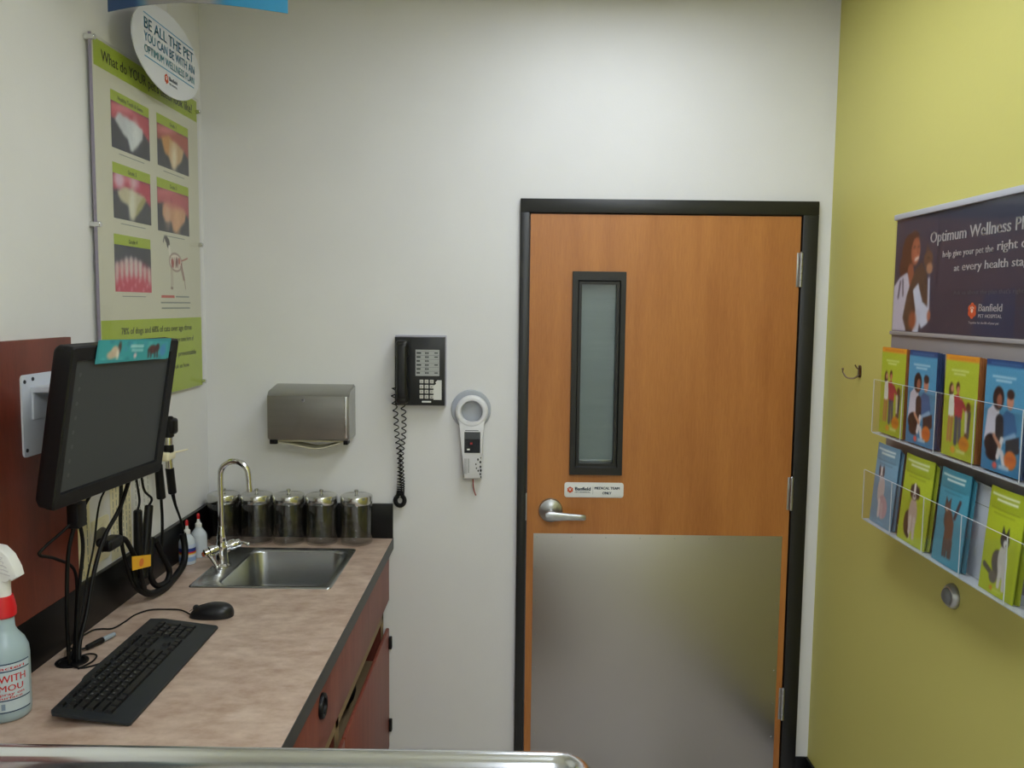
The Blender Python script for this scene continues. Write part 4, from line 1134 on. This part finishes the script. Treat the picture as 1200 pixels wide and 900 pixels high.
MB().prism([(-.1790, 1.2030), (-.1235, 1.2030), (-.1235, 1.2770), (-.1790, 1.2770)], SF, 0, .0008).build('display', mat('scanner_display', (26, 28, 32), .2), sc)
t = MB()
t.rect(-.1775, 1.252, -.125, 1.274, SF, .0012, 3); t.rect(-.159, 1.233, -.151, 1.240, SF, .0012, 1); t.rect(-.170, 1.2125, -.160, 1.218, SF, .0012, 2); t.rect(-.177, 1.281, -.130, 1.2835, SF, .0004, 3)
t.rect(-.178, 1.197, -.1235, 1.2015, SF, .0004, 2)
for x in (-.178, -.1745, -.171, -.166, -.163): t.rect(x, 1.128 + (.004 if x > -.17 else 0), x + .0009, 1.183, SF, .0004, 0)
for (x, z, r_) in ((-.1215, 1.186, .0025), (-.131, 1.180, .004), (-.1225, 1.171, .0042), (-.138, 1.163, .003), (-.122, 1.154, .0042), (-.136, 1.149, .003), (-.130, 1.140, .0035), (-.121, 1.141, .0046), (-.1225, 1.128, .004), (-.1205, 1.118, .003)):
    t.disc(x, z, r_ * .75, r_ * 1.15, SF, .0004, 0, 10)
t.build('printed_lines', [INK_D, mat('display_red', (170, 50, 56), .5), PAPER, mat('display_grey', (74, 78, 82), .4)], sc, smooth=False)
cable('wire', [(-.149, YB - .026, 1.112), (-.1475, YB - .028, 1.085), (-.1445, YB - .024, 1.065), (-.1385, YB - .020, 1.047)], .0022, sc, 6, REDW)

# ================================================================ RIGHT WALL
hk = thing('coat_hook', 'small dark metal hook on the yellow-green wall left of the brochure rack', 'hook', (XR, 2.70, 1.50))
MB().prism(rrect(-2.704, 1.506, -2.680, 1.545, .009), onright(XR), 0, .003, bev=.001).build('hook_plate', mat('hook_metal', (120, 104, 84), .3, 1.0), hk)
MB().tube([(XR - .003, 2.692, 1.514), (XR - .018, 2.697, 1.503), (XR - .036, 2.706, 1.505), (XR - .046, 2.712, 1.520), (XR - .047, 2.713, 1.530)], lambda t: .0026, 8, 6).ball((XR - .047, 2.713, 1.531), .004, n=10).build('hook_arm', mat('hook_metal', (120, 104, 84), .3, 1.0), hk)
MB().tube([(XR - .003, 2.692, 1.532), (XR - .010, 2.695, 1.536), (XR - .015, 2.697, 1.546)], .0022, 8, 5).build('upper_prong', mat('hook_metal', (120, 104, 84), .3, 1.0), hk)
ds = thing('wall_door_stop', 'round metal wall bumper below the brochure rack', 'door stop', (XR, 2.055, 1.018))
MB().lathe([(.0315, 0), (.0315, .004), (.029, .010), (.025, .015), (.021, .016), (.020, .012)], (XR, 2.055, 1.0185), (-1, 0, 0), 32).build('ring', SATIN, ds)
MB().lathe([(.0205, .008), (.0205, .015), (.018, .021), (.012, .025), (.004, .0265), (.0005, .0267)], (XR, 2.055, 1.0185), (-1, 0, 0), 28).build('bumper', mat('grey_rubber', (122, 124, 130), .45), ds)

rk = thing('brochure_rack', 'clear two-tier acrylic brochure rack with a dark poster on top, on the yellow-green wall', 'brochure rack', (XR, 2.05, 1.1))
RY0, RY1 = 1.615, 2.468                         # near and far ends
def rbox(x0, x1, y0, y1, z0, z1, name, m_, bev=.0, **k): return MB().box(x0, x1, y0, y1, z0, z1, bev).build(name, m_, rk, **k)
rbox(1.0795, XR, RY0, RY1, 1.105, 1.9900, 'back_panel', GREYP, .001)
# poster
RPX = 1.0785; RF = frame((RPX, 0, 0), (0, -1, 0), (0, 0, 1))
pz0_, pz1_ = 1.6610, 1.9720
rbox(1.0787, 1.0795, RY0 + .006, RY1 - .003, pz0_, pz1_, 'poster_sheet', mat('navy_poster', (44, 52, 74), .35))
LW = .245
a = Art(LW, pz1_ - pz0_, 84, (48, 54, 76)); A = a.A
# a woman in a white coat holding a cat
SK = (150, 88, 66); HR = (74, 44, 38)
a.ell(.36, A * .70, .19, .20, HR, -8); a.ell(.26, A * .56, .14, .16, HR, 0); a.ell(.46, A * .80, .12, .10, HR, 0)
a.poly([(.0, 0), (.0, A * .40), (.14, A * .48), (.32, A * .52), (.40, A * .44), (.36, 0)], (196, 192, 208))
a.cap(.40, A * .54, .46, A * .42, .07, SK); a.ell(.50, A * .70, .105, .150, (156, 90, 66), -6); a.ell(.52, A * .67, .07, .10, (176, 104, 78), -6, .06)
a.cap(.50, A * .625, .57, A * .640, .014, (236, 228, 222)); a.ell(.47, A * .735, .022, .010, (50, 30, 28)); a.ell(.56, A * .735, .018, .009, (50, 30, 28)); a.cap(.535, A * .72, .56, A * .68, .012, (140, 78, 58))
a.cap(.16, A * .44, .12, A * .30, .014, (50, 46, 60)); a.cap(.22, A * .46, .24, A * .32, .012, (50, 46, 60))
FUR = (78, 62, 54)
a.poly([(.52, A * .54), (.66, A * .60), (.78, A * .50), (.84, A * .30), (.80, A * .1), (.60, 0), (.36, 0), (.26, A * .12), (.34, A * .32)], FUR)
a.ell(.80, A * .62, .10, .09, (96, 70, 56)); a.ell(.84, A * .54, .07, .06, (170, 126, 98)); a.poly([(.74, A * .66), (.76, A * .76), (.82, A * .70)], FUR); a.ell(.80, A * .63, .014, .010, (20, 20, 20))
for k_ in range(8): a.cap(.40 + .05 * k_, A * (.1 + .05 * k_), .46 + .045 * k_, A * (.06 + .05 * k_), .010, (52, 42, 40))
a.poly([(.48, A * .36), (.60, A * .42), (.72, A * .26), (.88, A * .20), (.86, A * .08), (.72, A * .03), (.58, A * .16)], (202, 208, 226))
a.cap(.62, A * .14, .58, 0, .07, (196, 202, 220)); a.cap(.86, A * .2, .84, A * .45, .02, (200, 206, 222)); a.ell(.50, A * .1, .09, .10, (150, 84, 58), 0, .05); a.ell(.88, A * .14, .04, .06, (170, 104, 80))
a.blur(2).grain(2, 5)
a.build('picture', RF, rk, .0004, -(RY1 - .004), pz0_ + .0005)
a = Art(.18, .11, 30, (48, 54, 76)); A = a.A
a.poly([(.0, 0), (.20, A * .55), (.34, A * .92), (1, A), (1, 0)], (22, 50, 84))
a.build('picture', RF, rk, .0003, -2.04, pz0_ + .0005)
t = MB()
t.text('Optimum Wellness Plans', -2.262, 1.8945, .0300, RF, width=.475, mi=0)
t.text('help give your pet the', -2.192, 1.8540, .0165, RF, width=.232, mi=0); t.text('right care', -1.945, 1.8560, .0215, RF, width=.165, mi=0)
t.text('at', -2.132, 1.8170, .0165, RF, width=.026, mi=0); t.text('every health stage', -2.094, 1.8170, .0205, RF, width=.290, mi=0)
t.text("Ask us about the plan that's right for your pet", -2.128, 1.7590, .0105, RF, width=.41, mi=1)
t.text('Banfield', -2.008, 1.7190, .0180, RF, width=.098, mi=0)
t.text('PET HOSPITAL', -2.008, 1.7040, .0085, RF, width=.098, mi=0)
t.text('Together for the life of your pet', -2.050, 1.6895, .0055, RF, width=.130, mi=0)
logo(t, RF, -2.036, 1.7200, .0200, .0006, 2, 3)
t.build('lettering', [INK_W, mat('dim_grey_ink', (104, 108, 122), .5), INK_OR, mat('logo_peach', (236, 196, 176), .5)], rk, smooth=False)
rbox(1.0760, 1.0775, RY0 + .004, RY1, 1.6560, 1.9760, 'clear_cover', COVER)
rbox(1.0700, 1.0795, RY0, RY1, 1.9725, 1.9880, 'top_rim', mat('pale_rim', (188, 190, 198), .35), .002)
rbox(1.0730, 1.0795, RY0, RY1, 1.6500, 1.6600, 'lower_rim', mat('grey_rim', (158, 152, 152), .4), .001)
# pockets
DIV = [2.425, 2.244, 2.064, 1.886, 1.706]
EDGE = mat('acrylic_edge_pale', (196, 202, 206), .3)
def tier(zb, zt, xf, xb, name):
    rbox(xf, xb, RY0 + .02, DIV[0], zb - .003, zb, 'ledge', EDGE, .0)
    rbox(xf - .0015, xf + .0005, RY0 + .02, DIV[0], zb, zt, 'front_sheet', ACRYLIC)
    rbox(xf - .0018, xf + .0008, RY0 + .02, DIV[0], zt, zt + .0009, 'sheet_edge', EDGE)
    for y in DIV:
        rbox(xf + .0008, xb, y - .001, y + .001, zb, zt - .004, 'divider', ACRYLIC)
        rbox(xf - .0022, xf - .0012, y - .0014, y + .0014, zb, zt, 'divider_edge', EDGE)
    rbox(xf + .0008, xb, RY0 + .02, RY0 + .022, zb, zt, 'divider', ACRYLIC)
tier(1.3720, 1.522, 1.0200, 1.0795, 'upper')
tier(1.1200, 1.262, 1.0050, 1.0795, 'lower')

def person_green(a):
    A = a.A
    a.rec(-.1, A * .945, 1.1, A + .1, (224, 150, 44)); a.rec(.12, A * .962, .88, A * .975, (190, 104, 40), a=.6)
    a.rec(.20, A * .845, .72, A * .857, (226, 236, 170)); a.rec(.27, A * .812, .62, A * .822, (226, 236, 170))
    a.ell(.22, A * .65, .07, .12, (70, 44, 30)); a.ell(.25, A * .67, .045, .06, (196, 140, 108))
    a.poly([(.16, A * .40), (.17, A * .60), (.30, A * .62), (.34, A * .52), (.33, A * .38)], (232, 236, 226)); 
    a.cap(.20, A * .38, .18, A * .16, .035, (190, 132, 84)); a.cap(.29, A * .38, .27, A * .16, .035, (180, 122, 76))
    a.ell(.42, A * .69, .055, .08, (84, 46, 36)); a.ell(.43, A * .665, .045, .06, (190, 120, 92))
    a.poly([(.32, A * .60), (.44, A * .63), (.60, A * .52), (.58, A * .38), (.36, A * .38)], (178, 52, 70)); a.cap(.55, A * .56, .70, A * .47, .035, (170, 50, 68))
    a.cap(.42, A * .38, .42, A * .15, .05, (66, 78, 100)); a.cap(.52, A * .38, .54, A * .17, .045, (76, 88, 110))
    a.ell(.76, A * .51, .06, .08, (96, 54, 40)); a.cap(.70, A * .46, .72, A * .26, .035, (210, 204, 190)); a.cap(.80, A * .46, .78, A * .24, .04, (74, 70, 84)); a.cap(.72, A * .24, .72, A * .20, .04, (90, 60, 40))
    a.ell(.68, A * .155, .15, .12, (216, 140, 40)); a.ell(.68, A * .16, .10, .03, (190, 110, 40), 0, .06, .7)
    a.ell(.36, A * .075, .07, .055, (226, 160, 60)); a.rec(.46, A * .055, .72, A * .09, (220, 230, 160), a=.75)
def person_blue(a):
    A = a.A
    a.mix(((A * .6 - a.Y) / A).clip(0, 1) * .7, (30, 104, 160))
    a.rec(-.1, A * .945, 1.1, A + .1, (24, 66, 122)); a.rec(.12, A * .962, .88, A * .975, (110, 150, 190), a=.6)
    a.rec(.18, A * .845, .76, A * .857, (214, 234, 242)); a.rec(.27, A * .812, .66, A * .822, (214, 234, 242))
    a.poly([(.04, A * .26), (.10, A * .54), (.24, A * .60), (.40, A * .56), (.42, A * .34), (.26, A * .22)], (216, 214, 228))
    a.ell(.36, A * .66, .14, .17, (40, 24, 26)); a.ell(.39, A * .64, .07, .10, (150, 92, 72))
    a.poly([(.46, A * .50), (.58, A * .57), (.78, A * .54), (.86, A * .40), (.78, A * .28), (.50, A * .34)], (50, 104, 158))
    a.ell(.66, A * .65, .085, .12, (196, 132, 106)); a.ell(.66, A * .71, .09, .07, (60, 38, 34))
    a.cap(.42, A * .46, .44, A * .30, .10, (36, 30, 38)); a.cap(.80, A * .36, .56, A * .30, .045, (140, 180, 214)); a.poly([(.60, A * .30), (.92, A * .36), (.94, A * .22), (.62, A * .16)], (44, 44, 56))
    a.ell(.24, A * .24, .18, .15, (34, 26, 32)); a.ell(.28, A * .15, .17, .09, (38, 26, 30)); a.cap(.50, A * .30, .42, A * .14, .045, (230, 226, 226)); a.cap(.30, A * .32, .46, A * .24, .035, (206, 150, 120)); a.cap(.52, A * .18, .58, A * .10, .05, (226, 222, 224))
    a.ell(.74, A * .14, .15, .135, (222, 122, 52)); a.ell(.74, A * .15, .10, .03, (190, 90, 50), 0, .06, .7)
    a.ell(.36, A * .058, .06, .05, (230, 96, 84)); a.rec(.46, A * .040, .72, A * .075, (206, 222, 236), a=.8)
def dog_a(a):   # pale long coated dog and cat
    A = a.A; hdr(a, (120, 160, 186))
    a.ell(.42, A * .44, .16, .30, (208, 196, 194), -6); a.ell(.56, A * .24, .20, .24, (196, 164, 170), 10); a.ell(.36, A * .64, .12, .13, (222, 216, 214)); a.ell(.27, A * .66, .05, .12, (92, 76, 80)); a.ell(.46, A * .67, .05, .11, (92, 76, 80)); a.ell(.38, A * .60, .02, .02, (40, 36, 40)); a.cap(.40, A * .3, .40, A * .12, .05, (224, 214, 214)); a.cap(.52, A * .26, .54, A * .12, .05, (206, 184, 186))
def dog_b(a):
    A = a.A; hdr(a, (178, 194, 52))
    a.ell(.34, A * .22, .14, .22, (84, 64, 48)); a.ell(.50, A * .34, .15, .30, (196, 176, 160)); a.ell(.50, A * .60, .14, .14, (76, 60, 56)); a.cap(.50, A * .68, .50, A * .56, .035, (226, 220, 214)); a.ell(.50, A * .545, .06, .05, (220, 210, 204)); a.ell(.50, A * .555, .025, .018, (30, 26, 26)); a.ell(.38, A * .60, .04, .10, (70, 50, 44)); a.ell(.63, A * .60, .04, .10, (70, 50, 44)); a.cap(.44, A * .30, .43, A * .08, .045, (216, 206, 198)); a.cap(.57, A * .30, .58, A * .09, .045, (208, 196, 188)); a.cap(.30, A * .12, .40, A * .08, .04, (70, 54, 44))
def dog_c(a):
    A = a.A; hdr(a, (66, 146, 168))
    a.ell(.46, A * .48, .15, .20, (96, 72, 62)); a.cap(.52, A * .44, .52, A * .24, .14, (108, 78, 66)); a.ell(.40, A * .60, .11, .10, (100, 76, 66)); a.poly([(.30, A * .62), (.32, A * .72), (.40, A * .66)], (84, 62, 56)); a.poly([(.42, A * .66), (.50, A * .72), (.50, A * .62)], (84, 62, 56)); a.cap(.66, A * .52, .78, A * .70, .035, (72, 54, 60))
    for x in (.40, .48, .58, .64): a.cap(x, A * .26, x, A * .10, .035, (88, 66, 60))
    a.ell(.38, A * .58, .04, .03, (196, 180, 168))
def dog_d(a):
    A = a.A; hdr(a, (176, 192, 36))
    a.ell(.52, A * .30, .20, .24, (92, 88, 82), 24); a.ell(.62, A * .34, .13, .28, (204, 204, 196), 4); a.ell(.62, A * .54, .12, .12, (60, 58, 60)); a.ell(.65, A * .51, .06, .07, (222, 222, 218)); a.poly([(.52, A * .58), (.55, A * .68), (.62, A * .60)], (50, 48, 50)); a.poly([(.64, A * .60), (.70, A * .68), (.73, A * .57)], (50, 48, 50)); a.ell(.68, A * .50, .02, .015, (20, 20, 20)); a.cap(.58, A * .28, .57, A * .10, .045, (214, 212, 206)); a.cap(.70, A * .28, .70, A * .09, .045, (208, 206, 200)); a.cap(.30, A * .20, .10, A * .24, .05, (80, 76, 72)); a.ell(.40, A * .16, .12, .10, (110, 106, 100))
    a.ell(.38, A * .055, .045, .04, (224, 130, 50), a=.8); a.rec(.46, A * .04, .68, A * .06, (206, 216, 140), a=.7)
def hdr(a, bg):
    A = a.A
    a.rec(-.1, A * .80, 1.1, A + .1, [c_ * .93 for c_ in bg]); a.rec(.08, A * .925, .86, A * .943, (232, 240, 232)); a.rec(.26, A * .880, .84, A * .900, (232, 240, 232)); a.rec(.1, A * .80, .9, A * .806, [c_ * .7 for c_ in bg]); a.rec(.2, A * .755, .8, A * .765, [c_ * .75 for c_ in bg], a=.7)
    a.rec(.4, A * .035, .66, A * .05, [min(255, c_ * 1.2) for c_ in bg], a=.6)

BROWNE = mat('booklet_brown_edge', (150, 92, 44), .6); NAVYE = mat('booklet_navy_edge', (38, 58, 96), .6)
ups = [(2.4035, 'g', 'yellow-green booklet in the upper tier nearest the back wall'), (2.2365, 'b', 'blue booklet in the upper tier, second from the back wall'),
       (2.0465, 'g', 'yellow-green booklet in the upper tier between two blue ones'), (1.8690, 'b', 'blue booklet in the upper tier cut by the right edge of the photo')]
bw, bh, bz = .1480, .2400, 1.3765
for i, (yf, kd, lab) in enumerate(ups):
    col = (176, 190, 52) if kd == 'g' else (76, 150, 190)
    for k_ in range(3):
        x0 = 1.0295 + k_ * .0056
        yo = yf - .0012 * k_ * (1 if k_ else 0) + (0 if k_ == 0 else -.001)
        nm = thing('booklet', lab if k_ == 0 else ('%s booklet behind the front %s one %s' % ('middle' if k_ == 1 else 'rearmost', 'green' if kd == 'g' else 'blue', ('nearest the back wall', 'second from back wall', 'third from back wall', 'at the photo edge')[i])), 'booklet', (x0, yf - bw / 2, bz), group='booklets in the upper tier' if k_ == 0 else 'booklets hidden behind the front ones')
        f_ = frame((x0, 0, 0), (0, -1, 0), (0, 0, 1))
        MB().prism([(-yo, bz), (-yo + bw, bz), (-yo + bw, bz + bh - .0015 * k_), (-yo, bz + bh - .0015 * k_)], f_, -.0050, 0).build('pages', BROWNE if kd == 'g' else NAVYE, nm)
        if k_ == 0:
            a = Art(bw, bh, 64, col)
            (person_green if kd == 'g' else person_blue)(a)
            a.blur(1).grain(2, i).build('picture', f_, nm, .0004, -yo, bz)
PB = [mat('leaflet_blue', (96, 140, 168), .5), mat('leaflet_green', (150, 166, 40), .5), mat('leaflet_teal', (50, 124, 150), .5)]
lows = [(2.4050, .137, dog_a, (124, 164, 190), 0, 'pale blue leaflet with a white dog, lower tier nearest the back wall'),
        (2.2280, .152, dog_b, (182, 198, 50), 1, 'yellow-green leaflet with a sitting brown and white dog, lower tier'),
        (2.0380, .132, dog_c, (70, 152, 178), 2, 'teal leaflet with a brown cat, lower tier'),
        (1.8250, .128, dog_d, (182, 198, 36), 1, 'yellow-green leaflet with a black and white husky, lower tier at the right')]
for i, (yf, lw_, fn, col, pm, lab) in enumerate(lows):
    nm = thing('leaflet', lab, 'leaflet', (1.02, yf - lw_ / 2, 1.1205), group='leaflets in the lower tier')
    tiltf = frame((1.0165, 0, 1.1215), (0, -1, 0), (.075, 0, 1))
    hh_ = .2255
    f_ = lambda u, v, d=0, F=tiltf, y=yf, w_=lw_: F(u, v, d + .006 * math.sin(math.pi * max(0, min(1, (u + y) / w_))) ** 1.0 * (.3 + .7 * v / .23))
    m = MB(); n_ = 10
    for k_ in range(n_):
        a0, a1 = -yf + lw_ * k_ / n_, -yf + lw_ * (k_ + 1) / n_
        p = [f_(a0, 0, 0), f_(a1, 0, 0), f_(a1, hh_, 0), f_(a0, hh_, 0)]; r_ = [f_(a0, 0, -.0014), f_(a1, 0, -.0014), f_(a1, hh_, -.0014), f_(a0, hh_, -.0014)]
        m.add(p + r_, [(0, 1, 2, 3), (7, 6, 5, 4), (0, 4, 5, 1), (3, 2, 6, 7)] + ([(0, 3, 7, 4)] if k_ == 0 else []) + ([(1, 5, 6, 2)] if k_ == n_ - 1 else []))
    m.build('folded_sheet', PB[pm], nm)
    # the inner fold stands a little behind and towards the room
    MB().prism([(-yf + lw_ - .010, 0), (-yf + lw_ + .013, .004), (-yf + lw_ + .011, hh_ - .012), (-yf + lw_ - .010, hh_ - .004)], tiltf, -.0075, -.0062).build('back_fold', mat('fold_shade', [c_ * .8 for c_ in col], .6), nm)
    a = Art(lw_, hh_, 64, col); fn(a)
    a.blur(1).grain(2, i).build('picture', f_, nm, .0005, -yf, 0)
for (y0, y1, x, lab) in ((2.105, 1.985, 1.047, 'plain white leaflet showing between the green and the teal leaflets'), (1.925, 1.790, 1.040, 'plain white leaflet showing between the teal leaflet and the husky leaflet')):
    nm = thing('leaflet', lab, 'leaflet', (x, (y0 + y1) / 2, 1.1205), group='plain white leaflets in the lower tier')
    F = frame((x, 0, 1.1212), (0, -1, 0), (.05, 0, 1))
    MB().prism([(-y0, 0), (-y1, 0), (-y1, .208), (-y0, .214)], F, -.001, 0).build('folded_sheet', mat('white_leaflet', (190, 198, 210), .6), nm)
    MB().rect(-y0 + .004, .165, -y1 - .004, .1665, F, .0004).build('printed_lines', INK_GY, nm, smooth=False)

# ================================================================ EXAM TABLE (foreground)
et = thing('exam_table', 'stainless steel exam table with a raised rounded rim across the bottom of the view', 'exam table', (-.45, 1.08, 0))
TX0, TX1, TY0, TY1, TZ = XL + .004, .134, .760, 1.421, .9535
m = MB()
L = [RL(TX0 + .004, TY0 + .004, TX1 - .004, TY1 - .004, .052, TZ - .036), RL(TX0, TY0, TX1, TY1, .055, TZ - .030), RL(TX0, TY0, TX1, TY1, .055, TZ - .009)] + [RL(TX0 + o_, TY0 + o_, TX1 - o_, TY1 - o_, .055 - o_ * .6, TZ - .009 * (abs(o_ / .013 - 1) ** 2.2)) for o_ in (.0015, .004, .007, .010, .013, .016, .019, .022, .0245)] + [RL(TX0 + .030, TY0 + .030, TX1 - .030, TY1 - .030, .038, TZ - .012), RL(TX0 + .045, TY0 + .045, TX1 - .045, TY1 - .045, .03, TZ - .015)]
n = loops(m, L)
m.f.append(tuple(range((len(L) - 1) * n, len(L) * n))); m.mi.append(0); m.f.append(tuple(range(n))); m.mi.append(0)
m.build('table_top', TABLEST, et, angle=50)
MB().box(-.55, -.35, .99, 1.17, .04, TZ - .036, .01).build('pedestal', SATIN, et)
MB().box(-.72, -.18, .86, 1.30, 0, .04, .008).build('base', DGREY, et)
